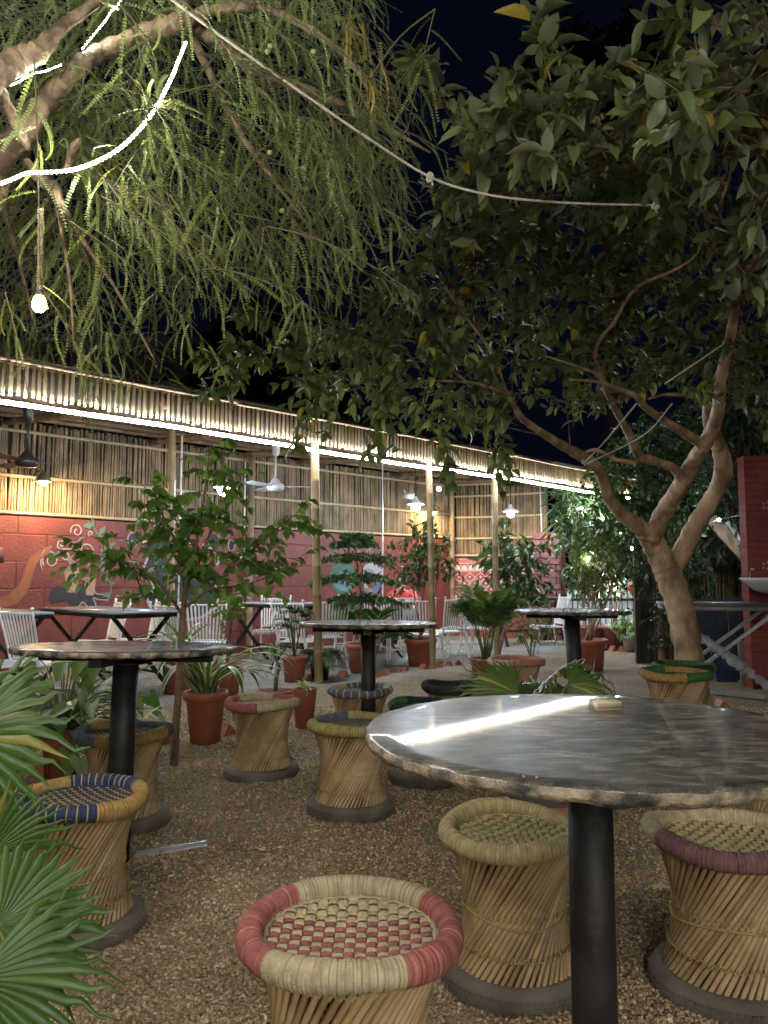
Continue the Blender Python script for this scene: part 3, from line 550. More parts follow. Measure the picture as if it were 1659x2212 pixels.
stool('red and beige rope stool with a checked woven seat, nearest the camera', 755, gy(1.60), [(128, 223, 'red'), (297, 392, 'red')], 'beige', 'beige', 'red', weft2='straw', split=.075, stripe=('pink', 23, ['red']), hi=True, wav=.004, size=1.03, rot=.4)
stool('plain straw coloured rope stool left of the black table post', 1112, gy(2.34), [], 'straw', 'straw', 'straw', hi=True, wav=.010)
stool('beige rope stool with a mauve front edge, right of the black table post', 1578, gy(2.26), [(215, 345, 'mauve')], 'beige', 'straw', 'straw', hi=True, wav=.009, rot=.9)
stool('mustard rope stool mostly hidden behind the beige and mauve stool', 1722, gy(3.0), [], 'mustard', 'mustard', 'mustard')
stool('olive yellow rope stool with a grey back section, left of the big round table', 758, gy(3.97), [(95, 165, 'grey')], 'olive', 'grey', 'olive', hi=True, wav=.005, rot=.5)
stool('dusty red and beige rope stool beside the potted spider lily', 565, gy(4.72), [(140, 262, 'red'), (-5, 70, 'red')], 'beige', 'beige', 'pink', hi=True, wav=.005, rot=2)
stool('green and black rope stool half hidden behind the big round table', 922, gy(4.62), [(60, 130, 'black'), (200, 240, 'black')], 'green', 'green', 'black')
stool('black rope stool behind the green and black stool', 985, gy(5.25), [], 'black', 'black', 'black', wav=.007)
stool('grey blue and beige rope stool behind the middle table post', 776, gy(5.28), [(200, 330, 'grey'), (20, 120, 'grey')], 'beige', 'grey', 'beige', stripe=('beige', 9, ['grey']))
stool('navy blue and yellow rope stool with a spotted seat, behind the fan palm leaf', 163, gy(2.62), [(100, 158, 'yellow'), (284, 375, 'yellow')], 'blue', 'blue', 'yellow', p=.018, hi=True, wav=.005, stripe=('straw', 13, ['blue']), rot=.2)
stool('worn yellow and blue grey rope stool behind the left table post', 263, gy(3.75), [(150, 235, 'grey'), (-30, 110, 'grey')], 'yellow', 'grey', 'yellow', hi=True, wav=.008, rot=.7)
stool('yellow and green rope stool in front of the guava trunk', 1465, gy(5.7), [(285, 355, 'green'), (110, 190, 'green')], 'mustard', 'green', 'green', size=1.13)
stool('green rope stool with black sections, just behind the yellow and green stool', 1481, gy(6.3), [(140, 185, 'black'), (270, 330, 'black')], 'green', 'teal', 'teal', size=1.1)
stool('faded pink rope stool behind the small fan palm', 1117, gy(6.7), [(200, 260, 'beige')], 'pink', 'pink', 'beige', size=1.08)

# ============================================================ round granite tables
def granite():
    m, nt, b, L = nodes('dark_granite'); N = nt.nodes.new
    tc = N('ShaderNodeTexCoord'); mp = N('ShaderNodeMapping'); mp.inputs['Scale'].default_value = (4.5, 11, 6); mp.inputs['Rotation'].default_value = (0, 0, -.28); L(tc.outputs['Object'], mp.inputs['Vector'])
    n = N('ShaderNodeTexNoise'); n.inputs['Scale'].default_value = 2.2; n.inputs['Detail'].default_value = 10; n.inputs['Roughness'].default_value = .68; n.inputs['Distortion'].default_value = .9; L(mp.outputs[0], n.inputs['Vector'])
    r = N('ShaderNodeValToRGB'); e = r.color_ramp.elements; e[0].position = .36; e[0].color = (.025, .026, .026, 1); e[1].position = .68; e[1].color = (.29, .27, .225, 1); q = e.new(.52); q.color = (.09, .088, .077, 1)
    L(n.outputs['Fac'], r.inputs['Fac']); v = N('ShaderNodeTexNoise'); v.inputs['Scale'].default_value = 240; L(tc.outputs['Object'], v.inputs['Vector'])
    r2 = N('ShaderNodeValToRGB'); e = r2.color_ramp.elements; e[0].position = .38; e[0].color = (.55, .55, .55, 1); e[1].position = .68; e[1].color = (1.35, 1.3, 1.2, 1); L(v.outputs['Fac'], r2.inputs['Fac'])
    mx = N('ShaderNodeMix'); mx.data_type = 'RGBA'; mx.blend_type = 'MULTIPLY'; mx.inputs['Factor'].default_value = .8; L(r.outputs[0], mx.inputs['A']); L(r2.outputs[0], mx.inputs['B']); L(mx.outputs['Result'], b.inputs['Base Color'])
    n3 = N('ShaderNodeTexNoise'); n3.inputs['Scale'].default_value = 5; n3.inputs['Detail'].default_value = 8; L(mp.outputs[0], n3.inputs['Vector'])
    mr = N('ShaderNodeMapRange'); mr.inputs['To Min'].default_value = .28; mr.inputs['To Max'].default_value = .5; L(n3.outputs['Fac'], mr.inputs['Value']); L(mr.outputs[0], b.inputs['Roughness'])
    bp = N('ShaderNodeBump'); bp.inputs['Strength'].default_value = .02; bp.inputs['Distance'].default_value = .006; L(v.outputs['Fac'], bp.inputs['Height']); b.inputs['Specular IOR Level'].default_value = .14; b.inputs['Coat Weight'].default_value = .6; b.inputs['Coat Roughness'].default_value = .03
    return m
GRAN = granite(); GRAN_E = mat('rough_granite_edge', (.03, .03, .028), (.30, .24, .165), rough=.75, scale=16, bump=1.0, bscale=50, lo=.38, hi=.62, bdist=.015)
def round_table(label, px, d, ht, R=.47, lean=(0, 0), tilt=(0, 0), pole=.053, bar=.8):
    g = np.array([(px - 829.5) / FPX * d, d, 0]); t = thing('round_table', label, 'table', g, 'round granite topped tables on single black posts')
    k = 120; a = np.arange(k) * 2 * math.pi / k; w = R * (1 + .006 * np.sin(3 * a + px) + .004 * np.sin(7 * a) + .0035 * RNG.normal(size=k)); th = .025
    ring_ = lambda f, z, j=0.0: np.stack([w * f * np.cos(a), w * f * np.sin(a), z + j * RNG.normal(size=k)], -1)
    rows = [ring_(.03, 0), ring_(.5, 0), ring_(.9, 0), ring_(.985, 0), ring_(.998, -.005), ring_(1.003, -.015, .002), ring_(.996, -.026, .002), ring_(.985, -th), ring_(.03, -th)]
    V = np.concatenate(rows); rot = np.array([[1, 0, tilt[0]], [0, 1, tilt[1]], [-tilt[0], -tilt[1], 1]]); V = V @ rot.T + [lean[0], lean[1], ht] + g
    i, j = np.meshgrid(np.arange(len(rows) - 1), np.arange(k), indexing='ij'); j2 = (j + 1) % k; F = np.stack([i * k + j, i * k + j2, (i + 1) * k + j2, (i + 1) * k + j], -1).reshape(-1, 4); mi = np.repeat([0, 0, 0, 0, 1, 1, 1, 1], k)
    m = MB(); m.add((V, [F[:, ::-1], np.arange(k)[None]]), 0); m.F[0] = (m.F[0][0], mi, True)
    m.build('tabletop', [GRAN, GRAN_E], t)
    for ang in (0, math.pi / 2):
        u = np.array([math.cos(ang), math.sin(ang), 0]); zc = ht - th - .02 - .002
        m = MB(); p = lambda s: rot @ (u * s) + [lean[0] + g[0], lean[1] + g[1], zc - (.001 if ang else 0)]; m.add(beam(p(-R * bar), p(R * bar), .05, .038 if ang else .036), smooth=False); m.build('support_bar', BLACKM, t)
    top = g + [lean[0], lean[1], ht - th - .03]; m = MB(); m.add(tube([g + [0, 0, -.03], (g + top) / 2, top], pole, 24)); m.build('post', BLACKM, t)
    m = MB(); m.add(lathe([(.09, ht - th - .05), (.09, ht - th - .042), (.02, ht - th - .042)], 24, g + [lean[0], lean[1], 0])); m.build('collar', BLACKM, t); return t
T_BIG = round_table('big dark granite table in the right foreground with a matchbox on it', 1262, 1.66, .886, lean=(0, 0), tilt=(-.004, -.006), R=.47, bar=.4, pole=.046)
round_table('round granite table at the left, its post beside the navy and yellow stool', 270, 3.32, .916, lean=(.02, 0), tilt=(.012, .036), R=.455)
round_table('middle round granite table with its post behind the olive stool', 796, 5.26, .906, pole=.05, tilt=(.006, .016))
round_table('farthest round granite table, in front of the terracotta ficus pot', 1240, 6.43, .94, lean=(-.03, 0), pole=.062, tilt=(.006, 0))
# things lying on the big table
bt = np.array(T_BIG.location); ztab = lambda x, y: .886 + .004 * (x - bt[0]) + .006 * (y - bt[1])
def on_table(px, py):
    p = G(px, py, .886)
    for _ in range(4): p = G(px, py, ztab(p[0], p[1]))
    return p
mb_ = thing('matchbox', 'small cream matchbox lying on the big granite table', 'matchbox', on_table(1308, 1531)); q = np.array(mb_.location); ax = np.array([[.97, -.24, 0], [.24, .97, 0], [0, 0, 1.]]).T
ax = [[.985, .17, 0], [-.17, .985, 0], [0, 0, 1]]
m = MB(); m.add(box(q + [0, 0, .0005], (.062, .043, .0005), ax)); 
for dz in (.0195, .0015): m.add(box(q + [0, 0, dz], (.062, .044, .001), ax))
for sy in (1, -1): m.add(box(q + np.array(ax[1]) * .0215 * sy + [0, 0, .0105], (.062, .001, .017), ax))
sleeve_ = m.build('sleeve', mat('card_sleeve', (.42, .34, .22), (.5, .42, .28), rough=.7, scale=40), mb_)
m = MB(); m.add(box(q + [0, 0, .0105], (.0615, .0415, .0165), ax)); m.build('tray', mat('cream_card', (.6, .55, .44), rough=.8), mb_)
m = MB(); m.add(box(q - np.array(ax[1]) * .0223 + [0, 0, .0105], (.06, .0006, .012), ax)); m.build('striker_strip', mat('striker', (.30, .24, .17), rough=.9), sleeve_)
CRUMB = mat('dry_crumb', (.28, .16, .06), (.45, .3, .12), rough=.9, scale=60)
for px, py, r, lab in ((1130, 1680, .0032, 'brown cigarette crumb on the near part of the big table'), (1160, 1682, .0025, 'small yellow crumb beside the brown one on the big table'), (960, 1634, .0018, 'dark speck on the left part of the big table'), (1056, 1504, .0022, 'dark seed near the far edge of the big table'), (912, 1529, .002, 'dry leaf bit near the left edge of the big table')):
    p = on_table(px, py); m = MB(); V, F = sphere(p + [0, 0, r * .7], r, 8, .7); V = V + RNG.normal(size=V.shape) * r * .15; m.add((V, F)); tag(m.build('table_crumb', CRUMB, origin=p), lab, 'crumb', 'crumbs on the big table')
# litter on the gravel
BUT = mat('cigarette_paper', (.6, .56, .48), (.7, .66, .58), rough=.8, scale=40); TIP = mat('cork_tip', (.5, .28, .1), (.55, .33, .13), rough=.8, scale=60)
for px, py, an, lab in ((371, 1898, .3, 'cigarette butt on the gravel in front of the metal ruler'), (607, 1830, .2, 'cigarette butt on the gravel, right of the metal ruler'), (567, 1837, -.2, 'fainter cigarette butt just left of another on the gravel'), (684, 1795, .4, 'tan tipped cigarette butt below the olive stool'), (463, 1673, .1, 'cigarette butt in front of the dusty red stool'), (268, 1920, 1.0, 'cigarette butt beside the navy stool base')):
    p = G(px, py, .012); p[2] = gh(p[0], p[1]) + .013; d = np.array([math.cos(an), math.sin(an), 0]); t = thing('cigarette_butt', lab, 'cigarette butt', p, 'cigarette butts on the gravel')
    m = MB(); m.add(tube([p - d * .014, p + d * .008], .0042, 8)); m.build('paper', BUT, t); m = MB(); m.add(tube([p + d * .0082, p + d * .018], .0043, 8)); m.build('filter_tip', TIP, t)
a, b = G(288, 1856, .014), G(446, 1830, .014); m = MB(); m.add(beam(a + [0, 0, .008], b + [0, 0, .008], .03, .006), smooth=False)
m.add(beam(a + (b - a) * .02 + np.array([.0, .018, .014]), b + np.array([0, .018, .014]), .004, .02), smooth=False)
tag(m.build('metal_strip', mat('dull_aluminium', (.45, .46, .48), (.6, .61, .63), rough=.35, metal=.8, scale=30), origin=(a + b) / 2), 'flat bare aluminium strip lying on the gravel by the navy stool', 'metal strip')
p = G(1428, 1921, .015); V = np.array([[-.035, -.012, 0], [.03, -.014, .004], [.036, .008, .002], [-.03, .012, .006], [0, -.013, .008], [0, .011, .010]]) ; m = MB()
m.add((np.concatenate([V, V - [0, 0, .0012]]) + p + [0, 0, .006], [np.array([[0, 4, 5, 3], [4, 1, 2, 5], [6, 9, 11, 10], [10, 11, 8, 7]]), np.array([[0, 6, 10, 4], [4, 10, 7, 1], [1, 7, 8, 2], [2, 8, 11, 5], [5, 11, 9, 3], [3, 9, 6, 0]])]), smooth=False)
tag(m.build('paper_scrap', mat('pale_paper', (.5, .47, .4), rough=.8), origin=p), 'pale torn paper scrap on the gravel beside the beige and mauve stool', 'paper scrap')
# ============================================================ white garden chairs
def make_chair(label):
    t = thing('garden_chair', label, 'chair', (0, 0, 0), 'white slatted metal chairs in the pavilion')
    def bar(m, pts, r=.008, n=6): m.add(tube(spline(pts, 4), r, n))
    bx = lambda z: -.2 - .13 * max(0, (z - .42)) / .5               # the back leans away
    m = MB(); fin = []
    for s in (-1, 1):
        bar(m, [(s * .19, bx(.40), .36), (s * .205, bx(.6), .6), (s * .235, bx(.93), .91)], .013); fin.append(sphere((s * .235, bx(.93), .925), .02, 8))
    m.add(tube([(-.235, bx(.89), .885), (.235, bx(.89), .885)], .011, 6)); m.add(tube([(-.19, bx(.46), .46), (.19, bx(.46), .46)], .009, 6))
    for i in range(9):
        u = -1 + 2 * (i + 1) / 10; m.add(beam((u * .185, bx(.46), .46), (u * .23, bx(.89), .885), .021, .005, (0, 1, 0)), smooth=False)
    bk = m.build('backrest', WHITEM, t, local=True)
    for f in fin: m = MB(); m.add(f); m.build('finial', WHITEM, bk, local=True)
    m = MB()
    for i in range(11):
        x = -.19 + .38 * i / 10; pts = [(x, -.2, .42), (x, -.08, .415), (x, .1, .432), (x, .19, .43), (x, .225, .40), (x, .225, .37)]; p = spline(pts, 3)
        for a, b in zip(p[:-1], p[1:]): m.add(beam(a, b, .02, .005), smooth=False)
    m.build('seat', WHITEM, t, local=True)
    m = MB()
    for s in (-1, 1): bar(m, [(s * .205, -.2, .41), (s * .21, 0, .405), (s * .21, .2, .415)], .011)
    m.add(tube([(-.2, .205, .405), (.2, .205, .405)], .010, 6)); m.add(tube([(-.2, -.2, .41), (.2, -.2, .41)], .010, 6)); m.build('seat_frame', WHITEM, t, local=True)
    for s in (-1, 1):
        m = MB(); bar(m, [(s * .205, .205, .40), (s * .212, .225, .2), (s * .225, .25, -.01)], .011); m.build('leg', WHITEM, t, local=True)
        m = MB(); bar(m, [(s * .2, -.2, .40), (s * .21, -.23, .2), (s * .225, -.29, -.01)], .011); m.build('leg', WHITEM, t, local=True)
    m = MB(); bar(m, [(-.21, -.215, .16), (0, 0, .17), (.21, .22, .16)], .007); bar(m, [(.21, -.215, .16), (0, 0, .16), (-.21, .22, .16)], .007); m.build('stretcher', WHITEM, t, local=True)
    return t
_ch = [make_chair('white slatted metal chair')]
def chair(label, px, d, face):             # face: heading of the sitter in degrees, 0 = right, 90 = away from the camera
    o = _ch[0] if len(_ch) == 1 else copy_tree(_ch[0]); _ch.append(o)
    o.location = ((px - 829.5) / FPX * d, d, 0); o.rotation_euler = (0, 0, math.radians(face - 90)); o['label'] = label
chair('white slatted chair at the far left edge, cut by the frame', 15, 7.2, 58)
chair('white slatted chair second from the left edge, its back towards the camera', 105, 7.35, 62)
chair('white chair by the red wall facing left, below the painted vine', 215, 9.75, 222)
chair('white chair facing left by the red wall, left of the painted black shape', 305, 10.0, 220)
chair('white chair with a wide back right behind the sapling stem', 405, 9.0, 60)
chair('white chair overlapping the one behind the sapling stem, just to its right', 452, 9.6, 100)
chair('white chair tucked in behind the black folding table in the middle, against the wall', 585, 11.9, 262)
chair('white chair just left of the pale front bamboo post', 650, 9.9, 65)
chair('white chair right behind the pale front bamboo post', 706, 10.6, 110)
chair('white chair partly behind the potted pine trunk', 762, 12.6, 250)
chair('white chair beside the person in the dark jacket', 826, 11.9, 70)
chair('white chair with its back to the camera in front of the red jacketed person', 868, 11.4, 92)
chair('white chair behind the stems of the potted ficus at the middle', 915, 11.0, 75)
chair('white chair just right of the ficus stems, seen from behind at an angle', 962, 11.6, 120)
chair('white chair facing left with its seat in view, left of the areca palm', 985, 12.4, 160)
chair('white chair behind the areca palm fronds', 1032, 12.3, 60)
chair('white chair facing left in front of the mauve brick pillar', 1178, 12.9, 190)
# ============================================================ black folding tables in the pavilion
TTOP = mat('speckled_table_top', (.16, .16, .18), (.36, .36, .4), rough=.25, scale=60, spec=.6)
def folding_table(label, c, rz, Ln=1.5, wd=.72, h=.87, legm=BLACKM, topm=TTOP, wrap=None, name='folding_table'):
    t = thing(name, label, 'folding table', (c[0], c[1], 0), 'folding tables with crossed legs', rz)
    m = MB(); m.add(box((0, 0, h - .012), (Ln, wd, .024))); m.build('tabletop', topm, t, local=True)
    m = MB()
    for s in (-1, 1): m.add(box((0, s * (wd / 2 - .03), h - .045), (Ln - .06, .03, .04))); m.add(box((s * (Ln / 2 - .04), 0, h - .0445), (.03, wd - .1, .04)))
    m.build('apron', legm, t, local=True)
    for s in (-1, 1):
        for q in (-1, 1):
            x = s * (Ln / 2 - .14) + q * .016; m = MB(); m.add(beam((x, q * (wd / 2 + .02), 0), (x, -q * (wd / 2 - .05), h - .06), .032, .045, (1, 0, 0)), smooth=False); lg = m.build('leg', legm, t, local=True)
            if wrap and q * wrap[1] > 0:
                m = MB(); a, b = np.array((x, q * (wd / 2 + .02), 0.0)), np.array((x, -q * (wd / 2 - .05), h - .06)); us = np.linspace(.04, .95, 46)
                m.add(tube([a + (b - a) * u + RNG.normal(size=3) * .004 for u in us], .042 + .011 * RNG.normal(size=46), 9)); m.build('plastic_wrap', wrap[0], t, local=True)
    for q in (-1, 1):
        m = MB(); m.add(box((0, q * wd * .25, .24), (Ln - .3, .022, .022))); m.build('brace', legm, t, local=True)
    return t
a45 = math.pi / 4
folding_table('black crossed leg table at the left, under the painted tea glasses', (-4.05, 7.95), 3 * a45, 1.5)
folding_table('long black crossed leg table behind the left round table', (-3.05, 8.5), 3 * a45, 1.9, .72)
folding_table('black crossed leg table in the middle, behind the sapling', (-1.62, 11.0), 3 * a45, 1.4)
folding_table('black crossed leg table in front of the two seated people', (.05, 12.55), 1.35, 1.5, .72)
folding_table('black crossed leg table in front of the patterned wall', (2.62, 14.3), .15, 1.2, .7)

# ============================================================ people at the table
SKIN = mat('skin', (.34, .19, .12), (.42, .25, .16), rough=.5, scale=30); HAIR = mat('black_hair', (.008, .007, .007), (.02, .018, .016), rough=.5, scale=60)
def person(label, loc, face, jacket, arm_r, arm_l, head_dir, beard):
    """seated figure grown over a joint skeleton; local frame faces +Y"""
    t = thing('person', label, 'person', loc, None, face); hd = np.array(head_dir)
    J = {'pelvis': (0, 0, .52), 'waist': (0, .02, .68), 'chest': (0, .05, .88), 'neck0': (0, .07, 1.02), 'neck': (0, .1, 1.1),
         'shR': (.17, .06, .98), 'elR': arm_r[0], 'wrR': arm_r[1], 'haR': arm_r[2], 'shL': (-.17, .06, .98), 'elL': arm_l[0], 'wrL': arm_l[1], 'haL': arm_l[2],
         'hiR': (.1, .02, .5), 'knR': (.13, .44, .52), 'anR': (.13, .42, .1), 'foR': (.14, .56, .03), 'hiL': (-.1, .02, .5), 'knL': (-.13, .44, .52), 'anL': (-.13, .42, .1), 'foL': (-.14, .56, .03)}
    Rr = {'pelvis': .15, 'waist': .135, 'chest': .155, 'neck0': .075, 'neck': .055, 'shR': .075, 'elR': .055, 'wrR': .04, 'haR': .03, 'hiR': .1, 'knR': .07, 'anR': .05, 'foR': .04}
    E = [('pelvis', 'waist'), ('waist', 'chest'), ('chest', 'neck0'), ('neck0', 'neck')]
    for s in 'RL': E += [('chest', 'sh' + s), ('sh' + s, 'el' + s), ('el' + s, 'wr' + s), ('wr' + s, 'ha' + s), ('pelvis', 'hi' + s), ('hi' + s, 'kn' + s), ('kn' + s, 'an' + s), ('an' + s, 'fo' + s)]
    def skin(name, keys, m, extra=0.0, sub=2):
        ks = [k for k in keys]; me = bpy.data.meshes.new(name); me.from_pydata([J[k] for k in ks], [(ks.index(a), ks.index(b)) for a, b in E if a in ks and b in ks], []); me.materials.append(m)
        o = bpy.data.objects.new(name, me); C.objects.link(o); o.parent = t; md = o.modifiers.new('skin', 'SKIN'); md.use_smooth_shade = True
        sv = me.skin_vertices[0].data
        for i, k in enumerate(ks): r = (Rr.get(k) or Rr.get(k[:-1] + 'R')) + extra; sv[i].radius = (r, r * (.8 if k in ('chest', 'waist') else 1)); sv[i].use_root = (i == 0)
        s = o.modifiers.new('sub', 'SUBSURF'); s.levels = sub; s.render_levels = sub; return o
    skin('body', ['pelvis'] + [k for k in J if k != 'pelvis'], SKIN)
    skin('jacket', ['chest', 'waist', 'pelvis', 'neck0', 'shR', 'elR', 'wrR', 'shL', 'elL', 'wrL'], jacket, .02)
    skin('trousers', ['pelvis', 'hiR', 'knR', 'anR', 'hiL', 'knL', 'anL'], mat('dark_trousers', (.02, .022, .03), (.04, .042, .05), rough=.9), .014)
    hc = np.array(J['neck']) + hd * .035 + [0, 0, .115]; f = nrm(hd); sx = nrm(np.cross(f, [0, 0, 1])); up = np.cross(sx, f)
    V, F = sphere((0, 0, 0), 1, 20); V = V * [.077, .098, .118]; k = V[:, 2] < -.02; V[k, 0] *= 1 - .35 * (-V[k, 2] - .02) / .1; V[k, 1] *= 1 - .12 * (-V[k, 2]) / .1
    tr = lambda v: hc + np.asarray(v)[..., 0:1] * sx + np.asarray(v)[..., 1:2] * f + np.asarray(v)[..., 2:3] * up
    m = MB(); m.add((tr(V), F)); V2, F2 = sphere((0, 0, 0), 1, 8); m.add((tr(V2 * [.014, .022, .024] + [0, .098, -.022]), F2))
    for s in (-1, 1): m.add((tr(V2 * [.012, .02, .03] + [s * .078, -.01, -.01]), F2))
    m.build('head', SKIN, t, local=True); m = MB(); Vh = V * [1.09, 1.07, 1.07] + [0, -.014, .014]; Vh[:, 1] = np.where((Vh[:, 1] > .05) & (Vh[:, 2] < .06), .05 - (Vh[:, 1] - .05) * .3, Vh[:, 1]); Vh[:, 2] = np.maximum(Vh[:, 2], -.06); m.add((tr(Vh), F)); m.build('hair', HAIR, t, local=True)
    if beard:
        m = MB(); m.add((tr(V2 * [.06, .05, .055] + [0, .058, -.085]), F2)); m.build('beard', HAIR, t, local=True)
    m = MB()
    for s in (-1, 1): m.add((tr(V2 * [.011, .008, .008] + [s * .031, .092, .012]), F2))
    m.build('eyes', mat('dark_eyes', (.01, .008, .006), rough=.2), t, local=True)
    m = MB(); m.add((tr(V2 * [.022, .008, .006] + [0, .093, -.058]), F2)); m.build('mouth', mat('lips', (.25, .09, .07), rough=.5), t, local=True)
    for arm in (arm_r, arm_l):
        w, h = np.array(arm[1]), np.array(arm[2]); d = nrm(h - w); sd = nrm(np.cross(d, [0, 0, 1.])); upv = np.cross(sd, d); m = MB()
        V3, F3 = sphere((0, 0, 0), 1, 10); m.add((h + V3[:, :1] * sd * .042 + V3[:, 1:2] * d * .05 + V3[:, 2:] * upv * .02, F3))
        for i, ln in enumerate((.062, .07, .066, .052)):
            o = h + d * .035 + sd * (.03 - .02 * i); m.add(tube([o, o + d * ln * .5 - upv * .008, o + d * ln * .85 - upv * .03, o + d * ln * .8 - upv * .052], [.0095, .009, .008, .006], 7))
        o = h + sd * .036 * (1 if arm is arm_l else -1) - d * .02; m.add(tube([o, o + (sd * (1 if arm is arm_l else -1)) * .022 + d * .025, o + (sd * (1 if arm is arm_l else -1)) * .02 + d * .055 - upv * .012], [.0105, .01, .008], 7))
        m.build('hand', SKIN, t, local=True)
    return t
REDJ = mat('red_jacket', (.42, .03, .03), (.56, .06, .05), rough=.55, scale=9, bump=.6, bscale=22, bdist=.03); NAVYJ = mat('navy_jacket', (.02, .028, .04), (.045, .06, .08), rough=.6, scale=9, bump=.5, bscale=22, bdist=.03)
chair('white chair that the person in the red jacket sits on', 868, 13.75, 268); chair('white chair that the person in the dark jacket sits on', 783, 12.9, -18)
person('bearded person in a red jacket seated at the table, hand raised to the mouth', ((868 - 829.5) / FPX * 13.72, 13.72, -.05), math.radians(178), REDJ, ((.27, .22, .86), (.12, .33, .98), (.03, .33, 1.08)), ((-.27, .22, .84), (-.1, .40, .88), (.0, .44, .90)), (.05, 1, -.25), True)
person('person in a dark navy jacket seated in profile, leaning on the table', ((786 - 829.5) / FPX * 12.9, 12.9, -.05), math.radians(-105), NAVYJ, ((.25, .28, .86), (.2, .46, .90), (.16, .55, .91)), ((-.25, .28, .86), (-.16, .46, .90), (-.1, .55, .91)), (0, 1, -.2), False)

# ============================================================ lamps, fans, fittings
COOL, WARM = (.62, .82, 1.0), (1.0, .74, .38)
def pendant(label, px, py, d, c, s):
    p = P(px, py, d); t = thing('pendant_lamp', label, 'lamp', p, 'conical pendant lamps under the pavilion roof'); zt = zroof((p[1] - p[0] - 9.74) * .7071) - .12
    m = MB(); m.add(tube([p + [0, 0, .13], [p[0], p[1], zt]], .012, 6)); m.build('rod', WIRE, t)
    m = MB(); pr = [(.02, .15), (.035, .12), (.045, .09), (.15, .02), (.148, .014), (.04, .08), (.015, .1)]; m.add(lathe(pr, 24, p)); sh = m.build('shade', mat('white_shade', (.6, .62, .65), rough=.4), t)
    m = MB(); m.add(sphere(p + [0, 0, -.02], .075, 16)); m.build('bulb', glow('cool_bulb', c, s), sh); return t
pendant('cool white pendant lamp behind the top of the sapling', 483, 1056, 10.2, COOL, 50); pendant('brightest cool blue white pendant lamp beside the middle bamboo post', 898, 1092, 12.8, COOL, 70); pendant('cool white pendant lamp near the mauve pillar', 1103, 1107, 14.3, COOL, 45)
def wall_lamp(label, p, nv, s):
    p = np.array(p); t = thing('wall_lamp', label, 'lamp', p, 'warm wall lamps on the cane screens'); a = -np.array(nv)
    w = p - a * .42
    m = MB(); m.add(tube(spline([w, w + a * .1 + [0, 0, .12], w + a * .34 + [0, 0, .14], p + [0, 0, .06]], 5), .011, 7)); m.add(box(w, (.05, .05, .1))); m.build('bracket', WIRE, t)
    m = MB(); m.add(lathe([(.02, .11), (.05, .1), (.085, .05), (.1, -.01), (.097, -.012), (.05, .08), (.02, .09)], 20, p)); m.build('shade', mat('brass_shade', (.12, .1, .05), rough=.4), t)
    m = MB(); m.add(sphere(p + [0, 0, -.012], .05, 14)); m.build('bulb', glow('warm_bulb', WARM, s), t)
wall_lamp('warm lamp on the cane screen above the painted red wall, at the left', W(1.6, 3.3, 2.47), N_, 150)
wall_lamp('warm lamp low on the cane screen right of the bright pendant', P(935, 1106, 15.5), N2, 120)
wall_lamp('warm lamp above the mauve brick pillar', P(1207, 1124, 14.9), N2, 50)
def fan(label, px, py, d, mt, blade_m, ang):
    p = P(px, py, d); t = thing('ceiling_fan', label, 'ceiling fan', p, 'ceiling fans under the pavilion roof'); zt = zroof((p[1] - p[0] - 9.74) * .7071) - .1
    m = MB(); m.add(lathe([(.001, -.07), (.1, -.065), (.125, -.03), (.12, .02), (.07, .05), (.05, .09), (.018, .12)], 24, p)); mo = m.build('motor', mt, t)
    m = MB(); m.add(tube([p + [0, 0, .1], [p[0], p[1], zt - .1]], .013, 8)); m.build('rod', mt, t); m = MB(); m.add(lathe([(.02, zt - p[2] - .2), (.045, zt - p[2] - .17), (.065, zt - p[2] - .05), (.06, zt - p[2])], 16, p)); m.build('canopy', mt, t)
    for k in range(3):
        a = ang + k * 2.0944; d_ = np.array([math.cos(a), math.sin(a), 0]); s_ = np.array([-d_[1], d_[0], .18]); m = MB()
        V = [p + d_ * r + s_ * w + [0, 0, z] for z in (-.012, -.006) for r, w in ((.12, -.03), (.22, -.06), (.62, -.068), (.62, .068), (.22, .06), (.12, .03))]
        m.add((V, [np.array([[0, 1, 2, 3, 4, 5]])[:, ::-1], np.array([[6, 7, 8, 9, 10, 11]]), np.array([[i, (i + 1) % 6, (i + 1) % 6 + 6, i + 6] for i in range(6)])]), smooth=False); m.build('blade', blade_m, mo)
fan('black ceiling fan at the left end of the pavilion', 58, 996, 8.4, mat('fan_black', (.02, .018, .018), rough=.4), mat('fan_brown', (.09, .06, .05), rough=.5), .35)
fan('white ceiling fan left of the pale front bamboo post', 595, 1050, 10.7, mat('fan_white', (.36, .36, .36), (.44, .44, .44), rough=.5), mat('fan_white_blade', (.36, .36, .36), (.44, .44, .44), rough=.5), .02)
def conduit(label, pts, r=.012):
    m = MB(); m.add(tube(pts, r, 8)); tag(m.build('conduit_pipe', PVC, origin=np.array(pts[0])), label, 'pipe', 'white conduit pipes')
conduit('white conduit down the wall post, beside the warm lamp', [W(1.1, 3.5, 3.1), W(1.1, 3.5, 1.75)]); conduit('white conduit on the inner bamboo post behind the sapling', [W(2.67, 1.69, 3.0), W(2.67, 1.69, .3)])
conduit('white conduit running down to the small switch box', [W(4.9, 3.52, 3.1), W(4.9, 3.52, 1.62)]); conduit('white conduit beside the brightest pendant lamp', [W(6.55, 2.0, 3.1), W(6.55, 2.0, .3)], .011); conduit('white conduit near the mauve brick pillar', [P(1166, 1040, 15.3), P(1170, 1150, 15.3)])
p = W(4.9, 3.5, 1.55); sb = thing('switch_box', 'small white switch box at the end of a conduit on the red wall', 'switch box', p); m = MB(); m.add(box(p, (.17, .05, .15), [U, N_, [0, 0, 1]])); sbc = m.build('cover', PVC, sb); m = MB()
for i in (-1, 0, 1): m.add(box(p - N_ * .028 + U * .045 * i, (.03, .008, .05), [U, N_, [0, 0, 1]]))
